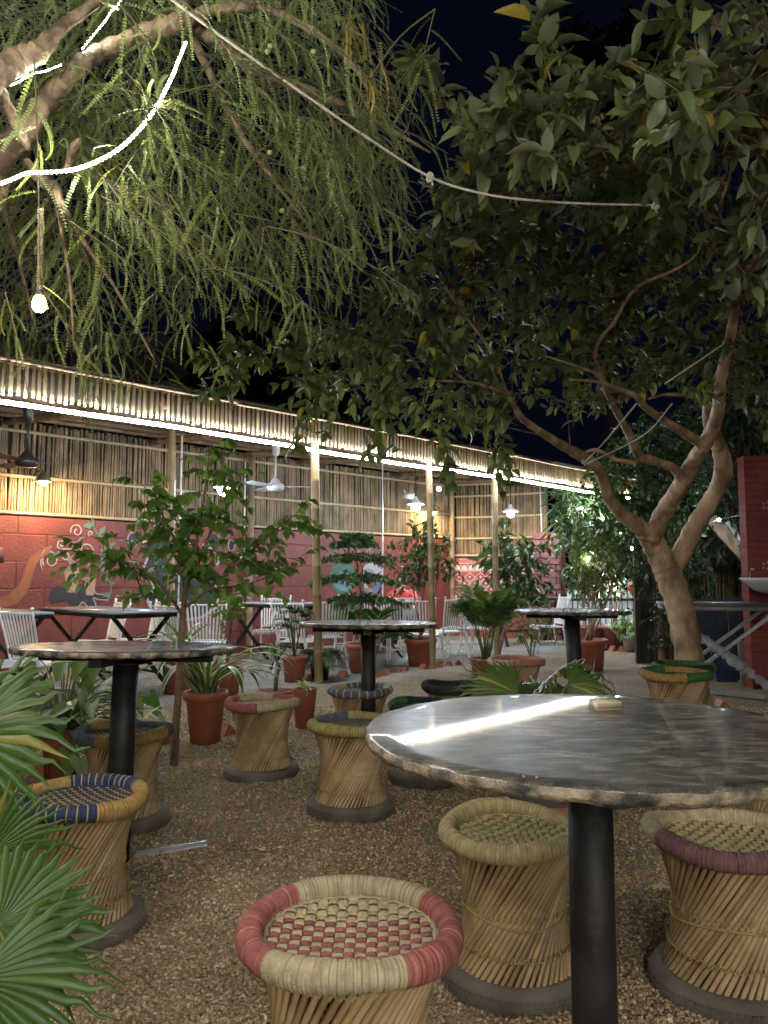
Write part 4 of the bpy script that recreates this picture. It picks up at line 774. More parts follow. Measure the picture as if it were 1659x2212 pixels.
m.build('switches', mat('switch_grey', (.4, .4, .42), rough=.4), sbc)
p = W(1.12, 3.48, 1.5); m = MB(); m.add(box(p, (.16, .07, .2), [U, N_, [0, 0, 1]])); tag(m.build('socket_box', mat('maroon_box', (.1, .02, .025), rough=.5), origin=p), 'dark maroon socket box under the left wall conduit', 'socket box')
p = P(883, 1072, 14.0); cc = thing('security_camera', 'white security camera up on the cane screen left of the bright lamp', 'camera', p); m = MB(); m.add(tube([p + [-.1, .12, .02], p + [.12, -.1, -.02]], .055, 14)); m.build('housing', PVC, cc); m = MB(); m.add(tube([p + [.121, -.101, -.02], p + [.14, -.118, -.022]], .042, 14)); m.build('lens', WIRE, cc); m = MB(); m.add(tube([p + [-.05, .06, .04], p + [-.1, .3, .2]], .018, 8)); m.build('bracket', PVC, cc)
p = P(948, 1056, 14.2); ub = thing('bare_bulb', 'small bare yellow bulb close under the pavilion roof', 'bulb', p); m = MB(); m.add(sphere(p, .045, 12)); m.build('bulb_glass', glow('yellow_bulb', (1, .8, .3), 3), ub); m = MB(); m.add(tube([p + [0, 0, .03], p + [0, 0, .3]], .02, 8)); m.build('holder', WIRE, ub)
# ============================================================ leaf shapes
LF_OVAL = strip3([0, .12, .35, .62, .85, 1], [.02, .17, .27, .26, .13, .005], .14, .22)
LF_WIDE = strip3([0, .1, .3, .55, .8, 1], [.03, .26, .38, .30, .13, .0], .12, .3)
LF_NARROW = strip3([0, .2, .5, .8, 1], [.015, .09, .12, .07, .0], .2, .3)
LF_FICUS = strip3([0, .15, .45, .75, 1], [.02, .17, .24, .13, .0], .18, .3)
def arrow_leaf():
    V = [[0, 0, 0], [-.2, -.24, .02], [-.34, -.1, .05], [-.3, .2, .05], [-.16, .55, .0], [0, .9, -.12], [.16, .55, .0], [.3, .2, .05], [.34, -.1, .05], [.2, -.24, .02], [0, .2, -.02], [0, .55, -.05]]
    return np.array(V), [np.array([[0, 10, 3, 2], [10, 11, 4, 3], [0, 8, 7, 10], [10, 7, 6, 11]]), np.array([[0, 2, 1], [0, 9, 8], [11, 5, 4], [11, 6, 5]])]
LF_ARROW = arrow_leaf()
GUAVA_L = leafmat('guava_leaf', (.11, .15, .055), (.19, .235, .10), rough=.42, trans=.42, back=(.2, .235, .14), old=(.40, .32, .05))
FICUS_L = leafmat('ficus_leaf', (.03, .06, .02), (.075, .115, .035), rough=.3, trans=.2)
SAP_L = leafmat('sapling_leaf', (.07, .15, .03), (.15, .26, .06), rough=.42, trans=.4, back=(.17, .2, .11))
PALM_L = leafmat('palm_leaf', (.06, .14, .03), (.14, .23, .07), rough=.35, trans=.3)
FAN_L = leafmat('fan_palm_leaf', (.03, .08, .010), (.06, .125, .02), rough=.36, trans=.3, old=(.2, .19, .04))
VINE_L = leafmat('vine_leaf', (.02, .055, .02), (.07, .13, .04), rough=.45, trans=.3)
SYN_L = leafmat('arrowhead_leaf', (.08, .18, .03), (.26, .35, .12), rough=.4, trans=.3)
LILY_L = leafmat('lily_leaf', (.05, .11, .03), (.11, .17, .06), rough=.35, trans=.25); LILY_E = leafmat('lily_leaf_edge', (.38, .42, .2), (.5, .52, .3), rough=.4, trans=.25)
PINE_L = leafmat('pine_needle', (.055, .10, .035), (.12, .165, .06), rough=.6, trans=.15)

def potmesh(t, g, r, h, lip=True, mt=TERRA, sq=.72):
    m = MB(); pr = [(r * sq * .6, 0), (r * sq, .0), (r * (.86 + .1 * (sq - .72)), h * .8), (r * .9, h * .83), (r * 1.0, h * .84), (r * 1.03, h * .93), (r * 1.0, h), (r * .93, h), (r * .9, h * .9)] if lip else [(r * sq * .6, 0), (r * sq, 0), (r * .97, h * .97), (r, h), (r * .93, h), (r * .9, h * .9)]
    a = np.arange(40) * 6.2832 / 40; m.add(lathe(pr, 40, g, 1 + .008 * np.sin(2 * a + g[0] * 9))); pt = m.build('pot', mt, t)
    m = MB(); k = 30; a = np.arange(k) * 2 * math.pi / k; V = [np.array(g) + [0, 0, h * .9]] + [np.array(g) + [r * .9 * math.cos(x), r * .9 * math.sin(x), h * .885] for x in a]
    m.add((np.array(V) + RNG.normal(size=(k + 1, 3)) * [0, 0, .003], np.array([[0, i + 1, (i + 1) % k + 1] for i in range(k)]))); m.build('soil', SOIL, pt); return np.array(g) + [0, 0, h * .9]
def potted(label, px, pb, wpx, hpx, cat='potted plant', name='potted_plant', sink=.0, **k):
    g = G(px, pb); g = np.array([g[0], g[1] , -sink]); d = g[1]; r = wpx / 2 / FPX * d; h = hpx / FPX * d; g[1] += r * .5; t = thing(name, label, cat, g, 'plants in terracotta pots'); return t, potmesh(t, g, r, h, **k), d
def frond(m, stem, base, d0, Ln, droop, nl, ll, mt_i=0, lw=.13):
    """palm frond: an arching rachis with paired leaflets"""
    d0 = nrm(d0); us = np.linspace(0, 1, 14); pts = np.array([base + d0 * Ln * u + np.array([0, 0, -droop * Ln * u ** 2.2]) for u in us]); stem.add(tube(pts, np.linspace(.006, .002, 14), 5))
    uu = np.repeat(np.linspace(.24, 1, nl), 2); sg = np.tile([1, -1], nl); O = np.stack([np.interp(uu, us, pts[:, i]) for i in range(3)], 1); T = nrm(np.stack([np.interp(uu, us, np.gradient(pts, axis=0)[:, i]) for i in range(3)], 1))
    S = nrm(np.cross(T, [0, 0, 1.])); Nn = np.cross(S, T); D = S * sg[:, None] * .8 + T * .62 + Nn * .22 + RNG.normal(size=O.shape) * .07
    L = ll * (np.sin(np.clip(uu * 1.05 - .12, 0, 1) * math.pi * .86 + .3)) + .03; m.add(scatter(*LF_NARROW, O, D, Nn, L, L * lw * 5), mt_i)
def areca(t, base, n, Ln, ll, seed, spread=1.0, a0=0, lean=(0, 0)):
    rg = np.random.default_rng(seed)
    for i in range(n):
        m = MB(); a = a0 + i * 2.4 + rg.normal() * .3; e = .55 + .65 * rg.random(); L = Ln * (.75 + .4 * rg.random()); b = base + np.array([math.cos(a), math.sin(a), 0]) * .04
        hgt = L * (.25 + .25 * rg.random()); top = b + np.array([math.cos(a) * .06 + lean[0], math.sin(a) * .06 + lean[1], hgt]); m.add(tube([b, (b + top) / 2 + [.01, 0, 0], top], [.009, .008, .006], 5))
        frond(m, m, top, np.array([math.cos(a) * spread * (1.1 - e * .5), math.sin(a) * spread * (1.1 - e * .5), e * 1.25]), L, .25 + .35 * rg.random(), 26, ll, 1, .075); m.build('frond', [STEM_G, PALM_L], t)
def bushy(t, base, blob, n, L, leaf, mt, stems=4, seed=0, droop=.4, stem_m=STEM, rs=.011):
    """several stems opening into a leafy crown: blob = [(centre, radii), ...]"""
    rg = np.random.default_rng(seed); O = []; D = []
    for i in range(stems):
        st = MB()
        c, r = blob[i % len(blob)]; tgt = c + rg.normal(size=3) * r * .35; b = base + np.array([rg.normal() * .02, rg.normal() * .02, 0]); mid = b * .5 + tgt * .5 + rg.normal(size=3) * [.03, .03, .0]; st.add(tube(spline([b, mid, tgt], 6), np.linspace(rs, rs * .35, 13), 6))
        for j in range(9):
            u = .45 + .5 * rg.random(); p = b * (1 - u) ** 2 + 2 * mid * u * (1 - u) + tgt * u * u; q = c + nrm(rg.normal(size=3)) * r * rg.random() ** .4; st.add(tube([p, (p + q) / 2 + [0, 0, .02], q], [rs * .35, rs * .25, rs * .12], 4))
        st.build('stem', stem_m, t)
    for c, r in blob:
        k = int(n * np.prod(r) ** .6 / sum(np.prod(x[1]) ** .6 for x in blob)); v = nrm(rg.normal(size=(k // 6 + 1, 3))) * rg.random((k // 6 + 1, 1)) ** .36
        for p in v:
            o = c + p * r * (1 + .12 * rg.normal()); dd = nrm(p + rg.normal(size=3) * .5 + [0, 0, -.2])
            for q in range(6): O.append(o + dd * (q * L * .4) + rg.normal(size=3) * L * .12); D.append(dd * .6 + rg.normal(size=3) * .65 + [0, 0, -droop])
    O, D = np.array(O), np.array(D); m = MB(); LL = L * (.65 + .6 * rg.random(len(O))); m.add(scatter(*leaf, O, D, rg.normal(size=O.shape) * .5 + [0, 0, 1], LL)); m.build('foliage', mt, t)
def strap(m, base, a, e, Ln, w, droop, edge=True, k=12):
    us = np.linspace(0, 1, k); d = np.array([math.cos(a), math.sin(a), 0]); s = np.array([-d[1], d[0], 0]); th = e - droop * us ** 1.4; seg = Ln / (k - 1)
    p = base + np.concatenate([[np.zeros(3)], np.cumsum(np.stack([np.cos(th[:-1])[:, None] * d + np.sin(th[:-1])[:, None] * np.array([0, 0, 1])], 0)[0] * seg, 0)])
    ww = w * np.minimum(1, 6 * (1 - us) + .02) * (.6 + .4 * np.sin(us * math.pi)); up = np.stack([-np.sin(th)[:, None] * d + np.cos(th)[:, None] * np.array([0, 0, 1])], 0)[0]
    cs = [-1, -.68, 0, .68, 1]; V = np.stack([p + s * (c * ww)[:, None] + up * (abs(c) * ww * .35)[:, None] for c in cs], 1); i, j = np.meshgrid(np.arange(k - 1), np.arange(4), indexing='ij'); q = i * 5 + j
    F = np.stack([q, q + 1, q + 6, q + 5], -1).reshape(-1, 4); m.add((V.reshape(-1, 3), F), np.tile([1, 0, 0, 1] if edge else [0] * 4, k - 1))

# ---- spider lily in its pot by the red stool
t, b, d = potted('terracotta pot with a striped spider lily, left of the dusty red stool', 437, 1606, 94, 106, sq=.66); rg = np.random.default_rng(5); m = MB()
for i in range(30): strap(m, b + rg.normal(size=3) * [.03, .03, 0], rg.random() * 6.28 if i > 9 else (-.25 + .5 * (i % 5) / 4 if i < 5 else math.pi - .3 + .6 * (i % 5) / 4), .75 + .6 * rg.random(), .6 + .36 * rg.random(), .022 + .008 * rg.random(), 1.4 + 1.2 * rg.random())
m.build('leaves', [LILY_L, LILY_E], t)
t, b, d = potted('small terracotta pot of striped spider plant right of the dusty red stool', 656, 1573, 54, 82, lip=False, sq=.68); m = MB()
for i in range(26): strap(m, b, rg.random() * 6.28, .6 + .75 * rg.random(), .12 + .1 * rg.random(), .007, 1.3 + rg.random(), k=9)
m.build('leaves', [leafmat('spider_leaf', (.12, .2, .05), (.2, .3, .08)), LILY_E], t)
t, b, d = potted('wide clay bowl with a small palm on a bare stem behind the dusty red stool', 592, 1520, 84, 26, sq=.8); tp = b + [-.02, .05, .33]; m = MB(); m.add(tube([b, b + [0, .02, .12], b + [.03, .03, .22], tp], [.022, .02, .018, .016], 8)); m.build('stem', STEM, t); m = MB()
for i in range(44): strap(m, tp + [0, 0, rg.random() * .05], rg.random() * 6.28, .9 * rg.random() + .3, .17 + .1 * rg.random(), .008, 1.4 + rg.random(), False, 8)
m.build('leaves', [PALM_L], t)
t, b, d = potted('terracotta pot of glossy lady palm in front of the pale front bamboo post', 634, 1477, 56, 58, sq=.74); 
for i in range(9):
    m = MB(); a = i * 2.4; tp = b + np.array([math.cos(a) * .09, math.sin(a) * .06, .3 + .32 * rg.random()]); m.add(tube([b, tp], [.008, .005], 5), 2)
    for j in range(9): strap(m, tp, a + (j - 4) * .45, .35 + .3 * rg.random(), .2 + .07 * rg.random(), .018, .8 + .6 * rg.random(), False, 7)
    m.build('cane', [FICUS_L, FICUS_L, STEM_G], t)
t, b, d = potted('black plastic pot of feathery asparagus fern', 690, 1470, 48, 50, mt=BLACKM, lip=False); FERN = leafmat('fern_leaf', (.04, .08, .03), (.1, .15, .06))
for i in range(20): m = MB(); frond(m, m, b, np.array([math.cos(i * 2.4) * .8, math.sin(i * 2.4) * .8, .5 + .5 * rg.random()]), .3 + .2 * rg.random(), .8, 22, .075, 1); m.build('frond', [STEM_G, FERN], t)
for lab, px, pb, w, h in (('tall ribbed terracotta pot behind the spider lily', 386, 1500, 100, 92), ('terracotta pot with a thin bare stem, right of the spider lily', 487, 1506, 66, 68)):
    t, b, d = potted(lab, px, pb, w, h); m = MB()
    if w > 90:
        for i in range(16): strap(m, b, i * 2.4, .9 + .5 * rg.random(), .45 + .25 * rg.random(), .02, 1.2 + rg.random(), True)
        m.build('leaves', [LILY_L, LILY_E], t)
    else:
        bushy(t, b, [(b + [.0, 0, .62], np.array([.1, .1, .16]))], 110, .07, LF_OVAL, SAP_L, 2, 3)
# ---- arrowhead vine pot at the left
t, b, d = potted('large terracotta pot of pale arrowhead plant behind the worn yellow and grey stool', 122, 1684, 96, 104, sq=.68); O, D, S = [], [], MB()
for i in range(100):
    a = rg.random() * 6.28; r = .1 + .46 * rg.random(); z = -.12 + .62 * rg.random() * (1.1 - r); p = b + np.array([math.cos(a) * r * 1.25, math.sin(a) * r * .6, z]); S.add(tube(spline([b, (b + p) / 2 + [0, 0, .1], p], 4), .004, 5, False)); O.append(p); D.append([math.cos(a) * .7 + rg.normal() * .4, math.sin(a) * .4 - .5 + rg.normal() * .4, -.5 + rg.normal() * .4])
for px, py, Y in ((205, 1437, 4.7), (150, 1432, 4.6), (238, 1490, 4.5), (178, 1420, 4.8), (262, 1445, 4.6), (200, 1520, 4.4), (335, 1530, 4.5), (290, 1420 + 80, 4.5), (175, 1640, 4.2), (30, 1620, 4.2), (55, 1650, 4.2)):
    p = P(px, py, Y); S.add(tube(spline([b, (b + p) / 2 + [0, 0, .06], p], 4), .004, 5, False)); O.append(p); D.append([rg.normal() * .4, -.8, -.35 + rg.normal() * .3])
m = MB(); m.add(scatter(*LF_ARROW, O, D, np.array([0, -.35, 1.0]) + rg.normal(size=(len(O), 3)) * .25, .12 + .08 * rg.random(len(O)))); S.build('stems', STEM_G, t); m.build('leaves', SYN_L, t)
# ---- potted pine, ficus, palms
t, b, d = potted('terracotta pot with a young tiered pine, behind the middle round table', 783, 1455, 72, 62); top = b + [-.12, 0, 1.42]; m = MB(); m.add(tube([b, (b + top) / 2 + [.03, 0, 0], top], [.016, .013, .006], 8)); m.build('trunk', STEM, t); nb = MB()
for tier, (u, r) in enumerate(((.45, .62), (.64, .64), (.82, .5), (.94, .36), (1.0, .24))):
    c = b + (top - b) * u
    for k in range(6):
        r0 = r; r = r0 * (.62 + .5 * rg.random()); a = k * 1.047 + tier * .5 + rg.normal() * .15; dd = np.array([math.cos(a), math.sin(a), 0]); us = np.linspace(0, 1, 8); pts = np.array([c + dd * r * x + [0, 0, .07 * x - .17 * r * x * x * 1.6] for x in us]); nb.add(tube(pts, np.linspace(.007, .003, 8), 5, False))
        nn = 110; uu = .12 + .88 * rg.random(nn); O = np.stack([np.interp(uu, us, pts[:, i]) for i in range(3)], 1); sd = np.array([-dd[1], dd[0], 0]); D = dd * .5 + sd * np.sign(rg.normal(size=(nn, 1))) * .7 + rg.normal(size=(nn, 3)) * .45 - [0, 0, .25]
        nb.add(scatter(*LF_NARROW, O, D, rg.normal(size=(nn, 3)) * .2 + [0, 0, 1], .13 * r * (1.35 - uu) + .05, .10))
        for sidei in range(10):                          # fingers of foliage along each branch
            u0 = .3 + .07 * sidei; o = np.array([np.interp(u0, us, pts[:, i]) for i in range(3)]); d2 = nrm(dd * .55 + sd * (1 if sidei % 2 else -1)); q = np.array([o + d2 * r * .3 * (1.2 - u0) * x - [0, 0, .05 * x * x] for x in np.linspace(0, 1, 4)]); nn2 = 26; O = q[0] + (q[-1] - q[0]) * rg.random((nn2, 1)); nb.add(scatter(*LF_NARROW, O, d2 * .8 + rg.normal(size=(nn2, 3)) * .45, rg.normal(size=(nn2, 3)) * .2 + [0, 0, 1], .055, .05))
        r = r0
nb.build('foliage', PINE_L, t)
t = thing('palm_plant', 'dark palm with arching fronds behind the potted pine', 'palm', G(790, 1452) + [0, .75, 0], 'palms among the pots'); areca(t, np.array(t.location), 13, .85, .30, 31, 1.0)
t, b, d = potted('terracotta pot with a multi stemmed ficus right of the middle round table', 909, 1440, 70, 58); cz = P(912, 1200, b[1]); bushy(t, b, [(cz + [0, 0, .05], np.array([.42, .3, .36])), (cz + [-.2, 0, -.1], np.array([.3, .25, .22])), (cz + [.25, 0, .0], np.array([.28, .25, .25])), (P(925, 1150, b[1]), np.array([.17, .15, .2]))], 900, .085, LF_FICUS, FICUS_L, 6, 12)
t, b, d = potted('low terracotta pot of areca palm in the middle of the garden', 1052, 1458, 72, 34, sq=.8); areca(t, b, 20, .8, .24, 41, .62)
t, b, d = potted('terracotta pot with a tall ficus beside the right table post', 1278, 1450, 82, 66); cz = P(1285, 1215, b[1]); bushy(t, b, [(cz, np.array([.38, .32, .38])), (cz + [-.08, 0, -.2], np.array([.3, .3, .25])), (cz + [.3, 0, .1], np.array([.3, .3, .3])), (cz + [0, 0, .3], np.array([.3, .3, .22]))], 1500, .075, LF_FICUS, leafmat('green_ficus_leaf', (.05, .085, .022), (.12, .165, .05), rough=.35, trans=.25), 7, 14, .4, BARK_G, .016)
g = G(1110, 1440); t = thing('rubber_plant', 'dark glossy ficus shrub in front of the patterned wall', 'shrub', g + [0, 1.4, 0]); b = np.array(t.location); bushy(t, b, [(P(1112, 1215, b[1]), np.array([.34, .3, .42])), (P(1095, 1180, b[1]), np.array([.25, .2, .3])), (P(1128, 1260, b[1]), np.array([.3, .25, .3]))], 520, .17, LF_FICUS, FICUS_L, 5, 17, .5)
g = G(1150, 1425); t = thing('ficus_sapling', 'small green ficus sapling right of the areca palm', 'shrub', g); b = np.array(g); bushy(t, b, [(P(1145, 1345, b[1]), np.array([.32, .25, .3]))], 300, .075, LF_FICUS, SAP_L, 4, 18)
for i, (lab, px, pb, w, h) in enumerate((('maroon pot behind the tall ficus, left of two', 1284, 1400, 62, 46), ('dark maroon pot behind the tall ficus, right of two', 1334, 1402, 56, 48))):
    t, b, d = potted(lab, px, pb, w, h, mt=mat('maroon_pot', (.2, .05, .05), (.3, .09, .08), rough=.7)); bushy(t, b, [(b + [0, 0, .95], np.array([.35, .3, .5]))], 420, .075, LF_FICUS, VINE_L, 5, 30 + i)
t, b, d = potted('small white pot of pale arrowhead plant beside the dark gate post', 1362, 1406, 30, 30, mt=flat('white_pot', (.5, .48, .44))); O = b + rg.normal(size=(46, 3)) * [.16, .12, .16] + [0, 0, .16]; m = MB(); m.add(scatter(*LF_ARROW, O, rg.normal(size=(46, 3)) + [0, -1, -.4], rg.normal(size=(46, 3)) * .3 + [0, -.4, 1], .16)); m.build('leaves', SYN_L, t)
p = P(1378, 1272, 11.5); t = thing('hanging_pot', 'round orange pot hanging on the dark gate post', 'hanging pot', p); m = MB(); m.add(lathe([(.02, -.1), (.1, -.08), (.15, 0), (.14, .1), (.12, .1), (.11, .05), (.01, .05)], 24, p)); m.build('pot', mat('orange_pot', (.5, .12, .05), (.6, .17, .07), rough=.5), t); m = MB(); O = p + rg.normal(size=(90, 3)) * [.1, .08, .12] + [0, 0, .22]; m.add(scatter(*LF_FICUS, O, rg.normal(size=(90, 3)) + [0, 0, .4], rg.normal(size=(90, 3)), .09)); m.build('foliage', VINE_L, t); m = MB(); m.add(tube([p + [0, .0, .1], p + [.05, .1, .7]], .006, 5)); m.build('hanger', WIRE, t)

# ---- tall sapling planted in the gravel (photo reads it in front of the left wall)
sg = G(376, 1650); t = thing('tree_sapling', 'tall leafy sapling with a thin bare stem, left of the spider lily', 'sapling', sg); Y = sg[1]; st = MB()
lim = [[(376, 1652, 0, 20), (381, 1560, 0, 18), (390, 1440, 0, 17), (396, 1320, .02, 15), (408, 1255, .02, 10), (425, 1170, .05, 8), (440, 1080, .05, 6), (455, 960, .08, 4)], [(396, 1320, .02, 12), (398, 1270, -.05, 8), (388, 1200, -.1, 6), (378, 1160, -.1, 4), (300, 1080, -.15, 2)], [(400, 1310, .0, 10), (440, 1280, -.1, 8), (520, 1210, -.2, 6), (600, 1140, -.25, 4), (640, 1110, -.3, 2)], [(405, 1262, 0, 8), (440, 1190, .1, 7), (470, 1100, .2, 5), (490, 1020, .2, 3)], [(396, 1330, .02, 8), (340, 1255, -.2, 6), (270, 1215, -.3, 4), (200, 1200, -.4, 2)], [(410, 1250, 0, 7), (370, 1150, .1, 5), (330, 1075, .15, 3)], [(440, 1275, -.1, 6), (540, 1260, -.2, 4), (620, 1230, -.25, 2)], [(385, 1290, 0, 5), (320, 1290, -.1, 3), (250, 1290, -.2, 2)], [(420, 1180, .05, 5), (360, 1100, 0, 3), (300, 1040, 0, 2)]]
pts_all = []
for l in lim:
    q = np.array([np.append(P(x, y, Y + dy), w / 2 / FPX * Y) for x, y, dy, w in l]); q[:, 3] *= .95; q = spline(q, 6); st.add(tube(q[:, :3], q[:, 3], 7)); pts_all += [tuple(v[:3]) for v in q[int(len(q) * (.52 if l is lim[0] else .35)):]]
st.build('trunk', STEM, t); pts_all = np.array(pts_all); O, D = [], []; tw = MB()
for i in range(160):
    p = pts_all[rg.integers(len(pts_all))]; d = nrm(rg.normal(size=3) * [1, .8, .5] + [0, 0, .15]); L = .16 + .2 * rg.random(); q = np.array([p + d * L * u + [0, 0, -.09 * u * u] for u in np.linspace(0, 1, 6)])
    if q[-1][2] < 1.05: continue
    tw.add(tube(q, np.linspace(.003, .0012, 6), 4, False))
    for u in range(1, 6):
        for s in (1, -1):
            if rg.random() < .72: O.append(q[u]); D.append(np.cross(d, [0, 0, s]) * .8 + d * .5 + [0, 0, -.55] + rg.normal(size=3) * .3)
tw.build('twigs', STEM, t); O = np.array(O); m = MB(); m.add(scatter(*LF_WIDE, O, D, rg.normal(size=O.shape) * .35 + [0, -.25, 1], .055 + .036 * rg.random(len(O)))); m.build('foliage', SAP_L, t)

# ---- fan palms
def fan_leaf(hub, axis, face, R, nseg=34, span=5.0, split=.55, droop=.35, seed=0):
    """pleated round leaf: segments joined near the hub, free and drooping at the tips"""
    rg = np.random.default_rng(seed); ax = nrm(axis); fc = nrm(np.array(face) - ax * np.dot(face, ax)); sd = np.cross(fc, ax); V, F = [], []; k = 9
    for i in range(nseg):
        a = (i + .5) / nseg * span - span / 2; d = ax * math.cos(a) + sd * math.sin(a); s = -ax * math.sin(a) + sd * math.cos(a); L = R * (.86 + .14 * math.cos(a * .5)) * (1 + .05 * rg.normal()); hw0 = math.tan(span / nseg / 2); tw = rg.normal() * .25
        b0 = len(V)
        for j in range(k):
            u = .03 + .97 * j / (k - 1); r = L * u; hw = r * hw0 if u < split else max(.0006, L * split * hw0 * (1 - ((u - split) / (1 - split)) ** 1.25)); dz = -droop * L * max(0, u - .25) ** 2 * (1 + .3 * rg.normal() * (u > split)); z = np.array([0, 0, 1.]) * dz * .8 + fc * dz * .2
            p = hub + d * r + z; V += [p - s * hw - fc * hw * .55, p + fc * hw * .2, p + s * hw - fc * hw * .55]
        for j in range(k - 1):
            q = b0 + 3 * j; F += [[q, q + 1, q + 4, q + 3], [q + 1, q + 2, q + 5, q + 4]]
    return np.array(V), np.array(F)
def fan_palm(label, g, leaves, mt):
    t = thing('fan_palm', label, 'palm', g, 'palms among the pots')
    for i, (hub, ax, fc, R, kw) in enumerate(leaves):
        m = MB(); m.add(fan_leaf(np.array(hub), ax, fc, R, seed=i + int(abs(g[0]) * 50), **kw)); m.build('leaf', mt, t); m = MB(); b = np.array(g) + [0, 0, .3]; h = np.array(hub); m.add(tube(spline([b, b * .45 + h * .55 + [0, 0, .12], h], 6), np.linspace(.008, .005, 13), 6)); m.build('leaf_stalk', STEM_G, t)
    return t
gp = np.array([-1.32, 1.85, 0]); t = fan_palm('big fan palm at the left edge, closest to the camera', gp, [
    (P(-5, 2000, 1.62), (.75, -.1, -.35), (.1, -.75, .62), .215, dict(span=4.6, nseg=27, droop=.28, split=.68)), (P(-110, 1600, 1.9), (.9, .1, .25), (.15, -.7, .6), .3, dict(span=3.6, nseg=24, droop=.4, split=.62)), (P(-30, 1850, 1.75), (.35, .1, .8), (.6, -.6, .3), .2, dict(span=2.4, nseg=18, droop=.3)),
    (P(-60, 2120, 1.45), (.5, -.3, -.5), (0, -.7, .7), .27, dict(span=4.0, nseg=28, droop=.4)), (P(-200, 1700, 2.2), (-.5, .3, .4), (0, -.4, .9), .35, dict(span=4.5))], FAN_L); potmesh(t, gp, .2, .32)
gp = np.array([.70, 3.3, 0]); t = fan_palm('small fan palm in a terracotta pot behind the big round table', gp, [
    (P(1120, 1500, 3.15), (-.9, -.1, .28), (.1, -.62, .75), .27, dict(span=3.2, nseg=26, droop=.35)), (P(1228, 1478, 3.1), (.8, -.15, -.1), (-.1, -.6, .75), .25, dict(span=3.4, nseg=24, droop=1.0)), (P(1190, 1470, 3.5), (.1, -.5, .4), (0, -.5, .6), .26, dict(span=3.6, nseg=24, droop=.95)), (P(1085, 1500, 3.5), (-.5, .4, .35), (0, -.4, .8), .25, dict(span=3.6, nseg=24, droop=.6)), (P(1175, 1500, 3.7), (.3, .6, .3), (0, -.3, .9), .25, dict(span=3.6, nseg=24, droop=.7))], leafmat('dusty_fan_leaf', (.04, .09, .02), (.085, .13, .035), rough=.38, trans=.25, old=(.25, .22, .05))); potmesh(t, gp, .2, .3)
# ---- terracotta edging bricks around the beds
EDG = mat('edging_brick', (.30, .10, .06), (.44, .17, .11), rough=.85, scale=18, bump=.5, bscale=60)
for i, (px, py, s, lab) in enumerate([(487, 1585, .1, 'tilted terracotta edging brick right of the spider lily pot'), (362, 1598, .09, 'terracotta edging brick left of the sapling stem'), (92, 1672, .12, 'terracotta edging brick left of the arrowhead pot'), (645, 1476, .08, 'edging brick beside the lady palm pot'), (668, 1468, .08, 'edging brick in front of the black fern pot'), (742, 1462, .09, 'edging brick left of the pine pot'), (812, 1462, .09, 'edging brick just right of the middle table post'), (832, 1459, .09, 'second edging brick from the middle table post'), (852, 1455, .085, 'third edging brick from the middle table post'), (874, 1452, .08, 'fourth edging brick from the middle table post'), (915, 1447, .09, 'edging brick below the ficus pot'), (932, 1445, .09, 'edging brick just right of the ficus pot'), (951, 1442, .09, 'edging brick midway between the ficus pot and the areca pot'), (970, 1439, .08, 'pale edging brick nearest the areca pot'), (990, 1437, .08, 'last edging brick of the row by the areca pot'), (1305, 1403, .09, 'edging brick under the maroon pots, left one'), (1325, 1404, .09, 'edging brick under the maroon pots, middle one'), (1345, 1405, .09, 'edging brick under the maroon pots, right one'), (1560, 1537, .12, 'broken red brick right of the yellow and green stool')]):
    p = G(px, py); an = RNG.normal() * .5 + .6; ux = np.array([math.cos(an), math.sin(an), 0]); uy = np.array([-ux[1], ux[0], 0]); V = np.array([p + ux * x + uy * y + [0, 0, z] for x, y, z in ((-s, -s * .5, -.02), (s, -s * .5, -.02), (s, s * .6, -.02), (-s, s * .6, -.02), (-s * .15, -s * .5, s * .9), (s * .05, s * .6, s * .85))]) + RNG.normal(size=(6, 3)) * s * .05
    m = MB(); m.add((V, [np.array([[0, 3, 2, 1], [0, 4, 5, 3], [1, 2, 5, 4]]), np.array([[0, 1, 4], [3, 5, 2]])]), smooth=False); tag(m.build('edging_brick', EDG, origin=p), lab, 'brick', 'terracotta edging bricks')
